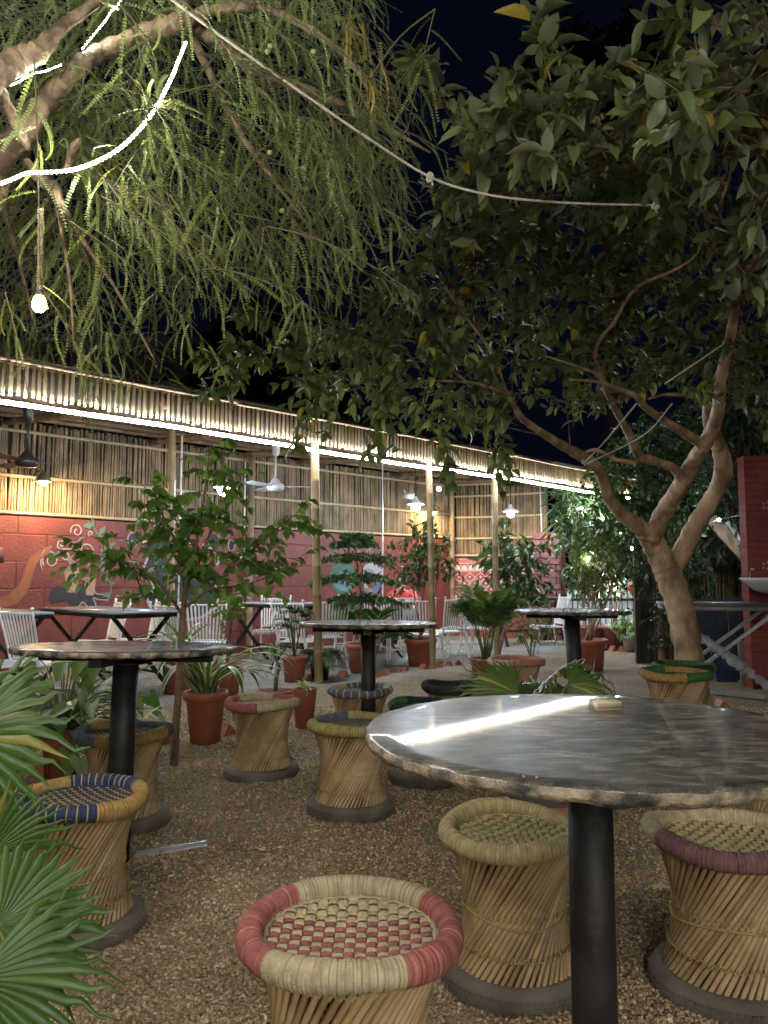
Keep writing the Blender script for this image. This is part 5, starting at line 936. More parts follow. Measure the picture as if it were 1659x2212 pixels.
# ============================================================ guava tree on the right
rg = np.random.default_rng(21)
def limb(m, l, n=14, k=7, wob=.08):
    q = np.array([np.append(P(x, y, Y), w * (.87 if n == 14 else 1) / 2 / FPX * Y) for x, y, Y, w in l]); q = spline(q, k); r = (1 + .02 * rg.normal(size=len(q))) * q[:, 3] * (1 + wob * np.sin(np.arange(len(q)) * 1.7 + l[0][0]) * .6); V, F = tube(q[:, :3], r, n); V = V + (rg.normal(size=V.shape) * np.repeat(r, n)[:, None] * .018); m.add((V, F)); return q[:, :3]
gt = thing('guava_tree', 'guava tree with a smooth forked tan trunk and a broad leafy crown, at the right', 'tree', G(1500, 1545)); m = MB(); LP = []
GL = [[(1516, 1560, 6.9, 78), (1500, 1490, 6.9, 70), (1482, 1380, 6.9, 67), (1468, 1310, 6.9, 66), (1448, 1250, 6.9, 66), (1432, 1215, 6.9, 62), (1410, 1172, 6.85, 56), (1392, 1145, 6.8, 50)],
      [(1398, 1152, 6.8, 44), (1372, 1132, 6.75, 38), (1340, 1107, 6.6, 33), (1314, 1070, 6.45, 28), (1296, 1020, 6.3, 27), (1278, 1000, 6.2, 29), (1255, 985, 6.1, 27), (1195, 950, 5.7, 21), (1130, 905, 5.3, 17), (1100, 860, 5.1, 15), (1060, 838, 4.9, 11), (1010, 826, 4.7, 8), (930, 822, 4.5, 5)],
      [(1404, 1168, 6.8, 48), (1432, 1110, 6.7, 45), (1462, 1062, 6.5, 42), (1490, 1012, 6.3, 40), (1518, 965, 6.0, 38), (1540, 925, 5.8, 34), (1552, 880, 5.5, 31), (1557, 820, 5.2, 28), (1568, 770, 5.0, 27), (1583, 700, 4.7, 25), (1590, 640, 4.4, 22), (1612, 590, 4.2, 22), (1640, 548, 4.0, 20), (1680, 480, 3.7, 18)],
      [(1444, 1240, 6.9, 48), (1470, 1198, 6.9, 47), (1500, 1140, 6.85, 46), (1530, 1090, 6.8, 43), (1552, 1050, 6.7, 40), (1560, 1010, 6.6, 38), (1552, 965, 6.5, 34), (1540, 935, 6.4, 30), (1530, 905, 6.3, 28), (1532, 860, 6.1, 22), (1560, 790, 5.9, 16), (1610, 700, 5.6, 9)],
      [(1556, 1060, 6.72, 26), (1572, 1020, 6.7, 24), (1570, 985, 6.7, 20), (1556, 950, 6.6, 18), (1548, 915, 6.5, 15)],
      [(1474, 1040, 6.4, 26), (1456, 1012, 6.3, 23), (1425, 1000, 6.2, 23), (1398, 992, 6.1, 24), (1380, 985, 6.0, 22), (1355, 930, 5.7, 19), (1330, 885, 5.4, 17), (1312, 850, 5.2, 14), (1300, 815, 5.0, 11), (1256, 795, 4.8, 7), (1180, 770, 4.5, 4)],
      [(1390, 988, 6.05, 12), (1370, 998, 6.1, 11), (1330, 992, 6.1, 10), (1290, 972, 6.1, 9), (1262, 978, 6.1, 8)],
      [(1522, 968, 6.0, 26), (1505, 952, 5.9, 25), (1470, 930, 5.7, 22), (1430, 905, 5.5, 20), (1395, 880, 5.3, 18), (1372, 855, 5.1, 14), (1330, 838, 5.0, 12), (1290, 825, 4.9, 9), (1230, 820, 4.7, 5)],
      [(1310, 845, 5.2, 10), (1286, 759, 4.8, 10), (1328, 694, 4.5, 10), (1351, 652, 4.3, 9), (1384, 615, 4.1, 9), (1449, 587, 3.9, 8), (1495, 559, 3.8, 7), (1514, 522, 3.7, 6), (1500, 470, 3.5, 4)],
      [(1588, 640, 4.4, 12), (1590, 582, 4.3, 10), (1570, 556, 4.2, 8), (1537, 531, 4.1, 7), (1500, 500, 4.0, 5)], [(1640, 552, 4.0, 17), (1620, 535, 3.9, 15), (1588, 503, 3.7, 14), (1551, 471, 3.5, 12), (1514, 452, 3.4, 9), (1440, 400, 3.2, 6), (1350, 330, 3.0, 4)],
      [(1552, 472, 3.5, 9), (1560, 430, 3.3, 8), (1574, 387, 3.2, 7), (1590, 300, 2.9, 6), (1600, 200, 2.6, 4)], [(1603, 516, 3.75, 8), (1612, 460, 3.6, 7), (1630, 420, 3.4, 6), (1650, 330, 3.1, 5)], [(1100, 862, 5.1, 9), (1060, 760, 4.7, 8), (1010, 690, 4.4, 6), (960, 620, 4.1, 4)], [(1552, 850, 5.4, 12), (1500, 855, 5.5, 11), (1440, 852, 5.5, 8), (1400, 862, 5.4, 5)], [(1010, 826, 4.7, 6), (900, 740, 4.5, 5), (780, 735, 4.5, 4), (640, 700, 4.5, 3)], [(930, 822, 4.5, 5), (800, 830, 4.6, 4), (700, 805, 4.6, 3)]]
for l in GL: LP.append(limb(m, l))
m.build('trunk', BARK_G, gt); LPc = np.concatenate(LP[1:])
CP = np.array([(1600, 50, 2.3), (1420, 200, 2.5), (1200, 250, 2.7), (1000, 300, 3.1), (1600, 500, 3.0), (1200, 550, 3.5), (900, 650, 4.0), (1500, 800, 4.6), (1100, 800, 4.3), (700, 800, 4.5), (520, 780, 4.7), (1000, 920, 4.7), (1300, 950, 5.4), (1600, 900, 5.2)])
def gdepth(x, y): w = 1 / (((CP[None, :, 0] - x[:, None]) ** 2 + (CP[None, :, 1] - y[:, None]) ** 2) + 900); return (w * CP[None, :, 2]).sum(1) / w.sum(1)
crown = [(975, 240), (1030, 225), (1080, 235), (1120, 250), (1190, 160), (1230, 190), (1300, 190), (1330, 130), (1390, 105), (1420, 160), (1470, 120), (1510, 80), (1560, 20), (1600, -40), (1760, -40), (1760, 900), (1640, 900), (1560, 840), (1480, 850), (1400, 830), (1330, 870), (1250, 900), (1190, 860), (1080, 915), (960, 930), (880, 880), (780, 865), (690, 860), (600, 820), (530, 800), (510, 755), (600, 730), (650, 690), (760, 700), (830, 560), (930, 480), (930, 380), (960, 330)]
O, D, S, tw = [], [], [], MB()
def guava_twig(c, L, d, npair, ll):
    d = nrm(d); q = np.array([c + d * L * u + [0, 0, -.25 * L * u * u] for u in np.linspace(0, 1, npair + 1)]); tw.add(tube(q, np.linspace(.0038, .0014, npair + 1), 4, False)); s = nrm(np.cross(d, [0, 0, 1.]) + rg.normal(size=3) * .3)
    for i in range(1, npair + 1):
        s2 = s if i % 2 else nrm(np.cross(d, s) + s * .4)
        for g_ in (1, -1):
            if rg.random() < .9: O.append(q[i]); D.append(s2 * g_ * .8 + d * .55 + [0, 0, -.22] + rg.normal(size=3) * .22); S.append(ll * (.6 + .65 * rg.random()))
    O.append(q[-1]); D.append(d); S.append(ll * .8)
pp = sample_poly(crown, 1500); dep = gdepth(pp[:, 0], pp[:, 1]); kk = rg.random(len(pp)) < np.clip((dep / 4.8) ** 1.5, 0, 1); pp, dep = pp[kk], dep[kk]
for i, (x, y) in enumerate(pp):
    back = rg.random(); Y = dep[i] + (.28 + .45 * (x > 1000)) * (y > 450) + rg.normal() * .22 + (0 if back < .62 else .5 + 1.4 * rg.random()); c = P(x, y, max(1.9, Y)); j = np.argmin(((LPc - c) ** 2).sum(1)); out = nrm(c - LPc[j]) * .7 + rg.normal(size=3) * [.7, .7, .5] + [-.1, -.1, .12]; L = .16 + .16 * rg.random(); c0 = c - nrm(out) * L * .5
    guava_twig(c0, L, out, 4 + int(rg.random() * 3), .084)
    if i % 8 == 0: a = LPc[j]; tw.add(tube(spline([a, (a + c0) / 2 + rg.normal(size=3) * .05, c0], 4), np.linspace(.006, .003, 9), 5, False))
for x, y, Y, dx, dz in ((1185, 165, 2.6, -.3, .9), (1240, 240, 2.6, .2, .7), (960, 240, 3.0, -.4, .9), (1070, 250, 2.9, .1, 1), (1190, 280, 2.7, -.9, .3), (1420, 190, 2.5, .1, 1), (1560, 60, 2.3, -.6, .5), (520, 800, 4.7, -1, .5), (560, 770, 4.7, -1, .6), (500, 830, 4.8, -1, .1), (600, 700, 4.6, -1, .4), (690, 840, 4.6, -.3, -1), (820, 860, 4.6, 0, -1), (960, 925, 4.7, .1, -1), (1060, 930, 4.8, 0, -1)):
    for k in range(3): guava_twig(P(x + rg.normal() * 14, y + rg.normal() * 14, Y), .26, np.array([dx + rg.normal() * .2, -.1 + rg.normal() * .3, dz]), 6, .10)
O = np.array(O); m = MB(); S = np.array(S); D = np.array(D); kk = rg.integers(0, 4, len(O))
for v, (li, dr, wd) in enumerate(((.14, .22, .93), (.3, .45, .8), (.05, -.15, 1.0), (.22, .7, .9))):
    q = kk == v; m.add(scatter(*strip3([0, .12, .35, .62, .85, 1], [.02, .17, .27, .26, .13, .005], li, dr), O[q], D[q], rg.normal(size=(q.sum(), 3)) * .5 + [0, -.15, 1], S[q], S[q] * wd)); tw.build('twigs', STEM, gt); m.build('crown', GUAVA_L, gt)

# ============================================================ amla tree overhead at the left
BR_L = leafmat('amla_leaf', (.125, .17, .055), (.205, .25, .095), rough=.55, trans=.3)
at = thing('amla_tree', 'amla tree with drooping feathery branchlets hanging in from the upper left', 'tree', (-2.05, 2.3, 0)); m = MB(); AP = []
AL = [[(-40, 420, 2.6, 62), (0, 345, 2.6, 58), (60, 270, 2.6, 54), (100, 215, 2.6, 52), (150, 165, 2.6, 48), (200, 120, 2.65, 42), (270, 92, 2.7, 40), (340, 62, 2.75, 42), (405, 45, 2.75, 46)], [(395, 50, 2.75, 46), (440, 70, 2.8, 36), (500, 115, 2.85, 28), (560, 155, 2.9, 24), (680, 200, 3.0, 20), (790, 250, 3.1, 17), (860, 290, 3.15, 11), (930, 330, 3.2, 5)], [(400, 48, 2.75, 34), (450, 25, 2.7, 26), (560, 15, 2.7, 20), (680, 70, 2.75, 17), (760, 140, 2.8, 12), (800, 200, 2.8, 8)],
      [(405, 55, 2.8, 28), (440, 130, 2.85, 20), (520, 290, 2.95, 14), (600, 400, 3.05, 10), (690, 520, 3.15, 6), (730, 590, 3.2, 4)], [(400, 55, 2.75, 42), (398, -30, 2.72, 40), (410, -200, 2.7, 34)], [(-90, 260, 2.3, 70), (-20, 170, 2.35, 66), (40, 130, 2.4, 60), (85, 110, 2.4, 46), (130, 60, 2.45, 30), (200, 10, 2.5, 22), (280, -60, 2.5, 16)], [(-10, 180, 2.4, 34), (20, 240, 2.45, 28), (48, 290, 2.5, 22), (60, 320, 2.55, 16)],
      [(55, 345, 2.6, 16), (85, 385, 2.62, 26), (118, 408, 2.65, 30), (132, 440, 2.65, 16), (180, 520, 2.8, 11), (260, 640, 3.0, 7), (340, 790, 3.1, 4)], [(145, 372, 2.6, 18), (160, 320, 2.55, 20), (176, 300, 2.55, 10)], [(140, 368, 2.6, 10), (300, 420, 2.8, 8), (450, 560, 3.0, 6), (560, 640, 3.1, 4)], [(0, 430, 2.9, 14), (40, 560, 3.0, 9), (80, 720, 3.1, 5)], [(120, 430, 2.66, 9), (150, 600, 2.9, 7), (160, 760, 3.0, 4)], [(520, 290, 2.95, 9), (640, 420, 3.3, 7), (800, 520, 3.5, 4)], [(560, 155, 2.9, 10), (620, 330, 3.2, 7), (640, 480, 3.3, 4)], [(680, 200, 3.0, 9), (800, 400, 3.3, 5), (830, 480, 3.35, 3)]]
for l in AL: AP.append(limb(m, l, 13, wob=.16))
b0 = P(-40, 420, 2.6); m.add(tube(spline([b0 + [.06, 0, .08], b0, (-1.62, 2.5, 1.9), (-1.9, 2.4, 1.0), (-2.05, 2.3, -.1)], 6), np.linspace(.05, .15, 25), 14)); b0 = P(-90, 260, 2.3); m.add(tube(spline([b0 + [.05, 0, .05], b0, (-1.7, 2.4, 2.2), (-1.75, 2.45, 1.6)], 6), np.linspace(.05, .08, 19), 12)); m.build('trunk', BARK_A, at); APc = np.concatenate(AP)
def branchlet(bend, n=20):
    V, F = [], []; us = np.linspace(0, 1, 9); f = lambda u: np.array([.02 * math.sin(u * 5), u - .25 * bend * u ** 3, -bend * u ** 2 * .75])
    for u in us: p = f(u); V += [p + [-.006 * (1 - u * .7), 0, 0], p + [.006 * (1 - u * .7), 0, 0]]
    F = [[2 * i, 2 * i + 1, 2 * i + 3, 2 * i + 2] for i in range(8)]
    for i in range(n):
        u = .05 + .95 * i / (n - 1); p = f(u); t = nrm(f(min(1, u + .03)) - f(u - .03)); L = .062 * (1.0 - .35 * u)
        for s in (1, -1):
            d = nrm(np.array([s, 0, 0]) * .72 + t * .75 + [0, 0, .2]); w = np.cross(d, [0, 0, 1]); w = nrm(w) * .0175; b = len(V); V += [p, p + d * L * .45 + w, p + d * L, p + d * L * .45 - w]; F.append([b, b + 1, b + 2, b + 3])
    return np.array(V), np.array(F)
TPL = [branchlet(x) for x in (.1, .3, .5, .75)]
acrown = [(-60, -60), (840, -60), (800, 60), (790, 130), (850, 210), (900, 300), (890, 380), (860, 420), (840, 500), (800, 600), (790, 650), (700, 690), (560, 660), (520, 560), (470, 620), (400, 690), (330, 740), (370, 800), (330, 830), (200, 810), (-60, 800)]
Ob = [[] for _ in TPL]; Db = [[] for _ in TPL]; Lb = [[] for _ in TPL]; tw = MB(); cen = np.array([-1.1, 2.5, 2.9])
pp = sample_poly(acrown, 400); fr_twigs = []
for i, (x, y) in enumerate(pp):
    Y = 2.75 + .35 * rg.normal() + .9 * rg.random() ** 2 + .0004 * y; Y = max(2.25, Y); c = P(x, y, Y); out = nrm((c - cen) * [1, 1, .3]) * .8 + rg.normal(size=3) * [.5, .5, .25] + [0, 0, -.25]; out = nrm(out); L = .28 + .34 * rg.random()
    us = np.linspace(0, 1, 9); q = np.array([c + out * L * (u - .55) + [0, 0, -.28 * L * u * u + .12] for u in us]); tw.add(tube(q, np.linspace(.0032, .001, 9), 4, False))
    if i % 7 == 0: j = np.argmin(((APc - q[0]) ** 2).sum(1)); a = APc[j]; tw.add(tube(spline([a, (a + q[0]) / 2 + [0, 0, .04], q[0]], 4), np.linspace(.0055, .0032, 9), 5, False))
    nb = int(L / .04); T = nrm(np.gradient(q, axis=0))
    for k in range(nb):
        u = (k + .5) / nb; p = np.array([np.interp(u, us, q[:, a]) for a in range(3)]); t = np.array([np.interp(u, us, T[:, a]) for a in range(3)]); s = nrm(np.cross(t, [0, 0, 1.])) * (1 if k % 2 else -1); v = int(rg.integers(4)); Ob[v].append(p); Db[v].append(s * .66 + t * .6 + [0, 0, -.12] + rg.normal(size=3) * .36); Lb[v].append((.15 + .095 * rg.random()) * (1.05 - .35 * u))
m = MB()
for v, (tv, tf) in enumerate(TPL): o = np.array(Ob[v]); m.add(scatter(tv, tf, o, Db[v], rg.normal(size=o.shape) * .25 + [0, 0, 1], np.array(Lb[v])))
tw.build('twigs', mat('dark_twig', (.05, .045, .02), (.1, .085, .04), rough=.8), at)
m.build('crown', BR_L, at)
AMLA_Y = leafmat('yellowed_amla_leaf', (.42, .30, .07), (.55, .42, .12), rough=.55, trans=.3); m = MB()
for px, py in ((752, 40), (765, 55), (800, 150), (812, 175)):
    for k in range(7): m.add(scatter(TPL[1][0], TPL[1][1], [P(px + rg.normal() * 12, py + rg.normal() * 8, 2.75)], [np.array([.25 + rg.normal() * .25, rg.normal() * .2, -1])], [[0, 0, 1]], .16))
m.build('dry_branchlets', AMLA_Y, at)
FR = mat('amla_fruit_skin', (.26, .32, .09), (.38, .42, .16), rough=.35, scale=20)
for px, py, Y in ((676, 62, 2.7), (677, 112, 2.7), (584, 100, 2.75), (578, 112, 2.75), (656, 363, 2.85), (660, 408, 2.9), (480, 330, 2.9), (330, 330, 2.8), (583, 330, 2.9), (610, 455, 2.95)):
    p = P(px, py, Y); m = MB(); m.add(sphere(p, .0115, 14, .9)); m.build('fruit', FR, at)

# ---- light strips looped through the amla tree
TLED = glow('tree_led', (1.0, .96, .86), TREE_L); CASE = mat('yellowed_casing', (.5, .45, .28), (.6, .55, .38), rough=.4, scale=30)
def strip(label, wp, r=.0042, gap=.0105, fill_run=None):
    """flexible light strip: a pale casing with a row of small diodes; tail = an added run out of view that fills the foreground and guava crown"""
    t = thing('light_strip', label, 'light strip', wp[0], 'light strips wound through the amla tree'); q = spline(wp, 8); seg = np.linalg.norm(np.diff(q, axis=0), axis=1); s = np.concatenate([[0], np.cumsum(seg)])
    m = MB(); m.add(tube(q + [0, .004, .004], r * 1.1, 7)); m.build('casing', CASE, t); m = MB()
    for u in np.arange(gap / 2, s[-1], gap): m.add(sphere([np.interp(u, s, q[:, k]) for k in range(3)], r, 7))
    tag(m.build('diodes', TLED, t), kind='stuff')
    if fill_run is not None: m = MB(); z = spline([q[-1]] + fill_run, 6); m.add(tube(z, np.interp(np.linspace(0, 1, len(z)), [0, .45, .6, 1], [.0045, .0045, .0095, .0095]), 7)); m.build('added_fill_run', TLED, t)
strip('bright sagging light strip hanging from the amla branch at the upper left', [P(x, y, Y) for x, y, Y in ((402, 92, 2.6), (372, 165, 2.5), (335, 235, 2.45), (290, 292, 2.42), (245, 330, 2.42), (190, 357, 2.45), (150, 368, 2.5), (110, 372, 2.5), (60, 374, 2.5), (30, 386, 2.5), (0, 397, 2.45), (-60, 420, 2.35), (-190, 400, 2.1))], .0058, .0165,
      [np.array(v) for v in ((-1.75, .9, 2.65), (-1.6, .2, 2.85), (-.8, -.5, 3.05), (.4, -.5, 3.15), (1.2, -1.2, 3.05), (.6, -3.0, 2.7), (-.8, -4.8, 2.25), (.6, -5.8, 2.1), (3.0, -5.6, 2.15), (4.6, -4.4, 2.3))])  # added unseen run, overhead and behind the eye, to fill in light
strip('short piece of light strip along the amla limb at the left edge', [P(x, y, 2.42) for x, y in ((-40, 200), (20, 185), (42, 176), (70, 160), (100, 153), (132, 140))], .0024)
strip('light strip half hidden in the amla leaves at the top', [P(x, y, 2.6) for x, y in ((176, 108), (200, 78), (225, 48), (240, 25), (258, 5), (290, -60), (340, -180))], .0028, .016)
# ---- spiral cord with bulb
p = P(85, 655, 2.5); t = thing('hanging_bulb', 'glowing warm bulb on a spiral wrapped cord under the amla tree', 'bulb', p); a = P(88, 452, 2.5); m = MB(); k = 420; u = np.linspace(0, 1, k); ang = u * 6.283 * 33; ce = a[None] + (p + [0, 0, .045] - a)[None] * u[:, None]; m.add(tube(ce + np.stack([np.cos(ang), np.sin(ang), 0 * u], 1) * .0062, .0042, 6)); m.add(tube([a, p + [0, 0, .04]], .005, 6)); m.build('spiral_cord', mat('brown_cord', (.16, .11, .07), (.3, .22, .14), rough=.7, scale=50), t)
m = MB(); m.add(tube([p + [0, 0, .052], p + [0, 0, .024]], .014, 10)); m.build('socket', WIRE, t); m = MB(); m.add(lathe([(.001, -.03), (.014, -.027), (.021, -.014), (.022, 0), (.017, .016), (.011, .026)], 16, p)); m.build('bulb_glass', glow('warm_glass', (1, .72, .36), 14), t)
# ---- ropes
def rope(label, pts, r=.0052, knots=()):
    m = MB(); q = spline(pts, 10); m.add(tube(q, r * (1 + .1 * np.sin(np.arange(len(q)) * 2.1)), 7))
    for kx in knots:
        for j in range(3): a = np.arange(12) * 2 * math.pi / 12; m.add(ring(np.array(kx) + np.stack([.010 * np.cos(a), .004 * np.sin(a * 2) + .006 * (j - 1), .013 * np.sin(a)], -1) + RNG.normal(size=3) * .003, r * .95, 6))
        m.add(tube([np.array(kx), np.array(kx) + [.004, 0, -.03]], r * .8, 6))
    tag(m.build('rope', ROPE_W, origin=np.array(pts[0])), label, 'rope', 'ropes tied in the trees')
rope('long pale rope hanging across from the amla tree to the guava crown', [P(x, y, Y) for x, y, Y in ((330, -40, 2.35), (372, 0, 2.38), (480, 80, 2.44), (640, 192, 2.55), (800, 302, 2.65), (930, 383, 2.75), (1040, 418, 2.82), (1160, 434, 2.88), (1290, 441, 2.95), (1415, 443, 3.0))], .0048, [P(932, 384, 2.75), P(1416, 446, 3.0)])
rope('slanting rope tied round the right guava limb', [P(1565, 742, 4.85), P(1500, 786, 4.75), P(1436, 829, 4.7)], .0052, [P(1566, 742, 4.85)])
rope('rope from the left guava limb up to the crown, upper of two', [P(1262, 1000, 6.0), P(1310, 950, 5.6), P(1375, 872, 5.1)], .0065, [P(1262, 998, 6.0)]); rope('rope from the left guava limb up to the crown, lower of two', [P(1268, 1002, 6.05), P(1390, 940, 5.5), P(1452, 872, 5.1)], .006)
rope('thin pale cord between the guava twigs at the right edge', [P(1543, 491, 3.5), P(1600, 512, 3.5), P(1655, 535, 3.5)], .004)
# ============================================================ right side: gate post, hedge, clutter, wrapped table, basin
DW = mat('dark_wood', (.02, .018, .018), (.06, .05, .045), rough=.6, scale=10, bump=.4, bscale=40, stretch=(1, 1, .2))
gpz = G(1395, 1433); t = thing('gate_post', 'black wooden gate post with a bamboo pole beside it', 'post', gpz, None); d = gpz[1]; w = 17 / FPX * d; m = MB()
for k in range(4): m.add(box(gpz + [w * (k - 1.5) * .62, .01 * (k % 2), 1.25], (w * .52, .06, 2.5)), smooth=False)
m.build('planks', DW, t); m = MB(); m.add(bamboo_pole(gpz + [w * 2.1, .02, 0], gpz + [w * 2.35, .05, 2.6], .055, 10, 7)); m.build('pole', BAMBOO_OLD, t); m = MB()
for z in (.25, .8, 1.3): m.add(tube([gpz + [w * 1.2, -.07, z], gpz + [w * 2.9, -.07, z + .02]], .012, 6))
m.build('tie_wire', PVC, t)
# white picket fence behind the ficus
a, b = G(1226, 1388), G(1386, 1386); a[1] = b[1] = 14.9; a[0], b[0] = (1222 - 829.5) / FPX * 14.9, (1400 - 829.5) / FPX * 14.9; t = thing('picket_fence', 'white picket fence with black rails behind the tall ficus', 'fence', a); n = 15; m = MB()
for i in range(n):
    x = a + (b - a) * (i + .5) / n; h = 1.0 + .02 * math.sin(i * 2.3); V = [x + np.array([dx, dy, z]) for dy in (0, .02) for dx, z in ((-.042, .02), (.042, .02), (.042, h - .06), (0, h), (-.042, h - .06))]; m.add((V, [np.array([[0, 1, 2, 3, 4]]), np.array([[5, 6, 7, 8, 9]])[:, ::-1], np.array([[i_, (i_ + 1) % 5, (i_ + 1) % 5 + 5, i_ + 5] for i_ in range(5)])]), smooth=False)
m.build('pickets', PVC, t); m = MB()
for z in (.28, .8): m.add(beam(a + [0, -.03, z], b + [0, -.03, z], .03, .05), smooth=False)
m.build('rails', BLACKM, t)
# hedge of creepers on the dark fence
def creeper(name, label, cat, vols, n, L, leaf, mt, seed, hang=.5, loc=None):
    rg = np.random.default_rng(seed); t = thing(name, label, cat, loc if loc is not None else [vols[0][0][0], vols[0][0][1], 0]); O, D = [], []; st = MB(); tot = sum(np.prod(v[1]) ** .7 for v in vols)
    for c, r in vols:
        c, r = np.array(c), np.array(r); k = max(6, int(n / 7 * np.prod(r) ** .7 / tot))
        for j in range(k):
            o = c + (rg.random(3) * 2 - 1) * r; dd = nrm(rg.normal(size=3) * .6 + [0, -.3, -hang]); st.add(tube([o, o + dd * L * 3], .003, 4, False))
            for q in range(7): O.append(o + dd * L * .45 * q + rg.normal(size=3) * L * .2); D.append(rg.normal(size=3) * .7 + dd * .6)
    O = np.array(O); m = MB(); m.add(scatter(*leaf, O, D, rg.normal(size=O.shape) * .6 + [0, -.3, .8], L * (.6 + .7 * rg.random(len(O))))); st.build('stems', STEM, t); m.build('foliage', mt, t); return t
Pm = lambda x, y, Y: P(x, y, Y)
creeper('vine', 'creeper climbing the dark gate post, lit by the end of the eave strip', 'vine', [(Pm(1400, 1060, 9.6), (.62, .4, .5)), (Pm(1350, 1050, 10.2), (.5, .4, .3)), (Pm(1440, 960, 9.8), (.5, .4, .35)), (Pm(1410, 1150, 9.4), (.25, .2, .5))], 3600, .07, LF_WIDE, VINE_L, 51)
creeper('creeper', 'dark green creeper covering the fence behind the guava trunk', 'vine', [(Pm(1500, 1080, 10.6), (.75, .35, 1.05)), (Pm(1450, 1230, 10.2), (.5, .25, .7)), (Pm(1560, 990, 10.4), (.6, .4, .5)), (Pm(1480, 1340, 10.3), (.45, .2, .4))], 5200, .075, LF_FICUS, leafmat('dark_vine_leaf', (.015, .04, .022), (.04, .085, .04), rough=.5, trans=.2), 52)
creeper('hanging_creeper', 'long leaved creeper hanging over the end of the pavilion, above the brick pillar', 'vine', [(Pm(1278, 1085, 13.6), (.5, .4, .36)), (Pm(1238, 1100, 13.7), (.16, .3, .4))], 1500, .2, LF_NARROW, VINE_L, 53, 1.3)
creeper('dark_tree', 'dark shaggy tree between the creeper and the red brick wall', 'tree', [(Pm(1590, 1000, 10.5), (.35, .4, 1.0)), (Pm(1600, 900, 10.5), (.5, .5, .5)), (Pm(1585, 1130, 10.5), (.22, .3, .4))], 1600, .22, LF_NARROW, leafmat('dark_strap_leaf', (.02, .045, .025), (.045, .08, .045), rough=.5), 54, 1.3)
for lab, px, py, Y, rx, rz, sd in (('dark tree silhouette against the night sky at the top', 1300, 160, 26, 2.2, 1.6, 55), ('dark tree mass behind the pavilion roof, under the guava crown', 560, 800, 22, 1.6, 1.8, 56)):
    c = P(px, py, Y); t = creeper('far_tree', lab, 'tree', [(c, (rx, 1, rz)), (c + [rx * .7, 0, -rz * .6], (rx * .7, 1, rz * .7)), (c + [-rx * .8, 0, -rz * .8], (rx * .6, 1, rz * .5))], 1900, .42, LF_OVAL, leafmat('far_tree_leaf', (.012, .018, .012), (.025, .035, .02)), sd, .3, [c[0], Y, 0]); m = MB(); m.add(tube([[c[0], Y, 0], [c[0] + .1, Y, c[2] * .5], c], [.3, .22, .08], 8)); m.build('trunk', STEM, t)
# reed fence and boards stacked behind
screen('dark reed fence behind the guava trunk and creeper', P(1412, 1400, 11.2) * [1, 1, 0], P(1665, 1400, 10.6) * [1, 1, 0], .0, 2.1, np.array([.05, 1, 0]), (.4, 1.7), 61)
def board(name, label, c, sz, rx, rz, mt, cat):
    m = MB(); m.add(box((0, 0, 0), sz), smooth=False); o = m.build(name, mt); o.location = tuple(c); o.rotation_euler = (rx, 0, rz); return tag(o, label, cat)
BLUEB = mat('blue_grey_board', (.03, .04, .055), (.06, .075, .095), rough=.5, scale=4); BLUE2 = mat('blue_sheet', (.025, .05, .11), (.05, .085, .16), rough=.45, scale=4); GREYB = mat('grey_stone_slab', (.2, .2, .2), (.34, .34, .33), rough=.8, scale=6, bump=.3)
for px, py, Y, w, h, rx, rz, mt, nm, lab, cat in ((1545, 1235, 9.9, .55, .95, -.12, .1, BLUEB, 'panel', 'dark slate board leaning on the reed fence at the right', 'board'), (1620, 1300, 9.4, .5, 1.0, -.2, -.1, BLUEB, 'panel', 'dark grey rounded board leaning by the brick wall', 'board'), (1560, 1385, 9.2, .26, .5, -.25, .15, BLUE2, 'sheet', 'blue sheet leaning behind the plastic wrapped table', 'sheet'), (1625, 1385, 9.0, .3, .5, -.2, -.2, GREYB, 'stone_slab', 'pale stone slab leaning against the red brick wall', 'slab')):
    p = P(px, py, Y); board(nm, lab, (p[0], p[1], h / 2 * math.cos(rx) - .01), (w, .03 if nm != 'drawer_unit' else .3, h), rx, rz, mt, cat)
t = thing('broken_ladder', 'weathered planks leaning across the reed fence at the right', 'planks', P(1565, 1200, 10.0)); 
for (x0, y0), (x1, y1), w, mt in (((1535, 1120), (1612, 1205), .16, BAMBOO_OLD), ((1570, 1128), (1622, 1200), .05, PVC)):
    m = MB(); m.add(beam(P(x0, y0, 10.1), P(x1, y1, 9.9), w, .04, (0, 1, 0)), smooth=False); m.build('plank', mt, t)
# folding table with plastic wrapped legs
WRAP, nt, bb, L = nodes('crinkled_plastic'); bb.inputs['Base Color'].default_value = (.78, .8, .82, 1); bb.inputs['Roughness'].default_value = .12; bb.inputs['Transmission Weight'].default_value = .3; bb.inputs['IOR'].default_value = 1.3
n_ = nt.nodes.new('ShaderNodeTexNoise'); n_.inputs['Scale'].default_value = 28; n_.inputs['Detail'].default_value = 5; n_.inputs['Distortion'].default_value = 1.5; bp = nt.nodes.new('ShaderNodeBump'); bp.inputs['Strength'].default_value = 1; bp.inputs['Distance'].default_value = .03; L(n_.outputs['Fac'], bp.inputs['Height']); L(bp.outputs[0], bb.inputs['Normal'])
GREYM = mat('grey_steel', (.2, .2, .21), (.3, .3, .31), rough=.45, scale=8, metal=.2)
FT = folding_table('folding table with its grey crossed legs wrapped in clear plastic, at the right', ((1560 - 829.5) / FPX * 7.9, 8.1), math.pi / 2 - .3, 1.0, 1.15, .95, GREYM, mat('grey_table_top', (.07, .07, .075), (.13, .13, .14), rough=.4), (WRAP, -1))
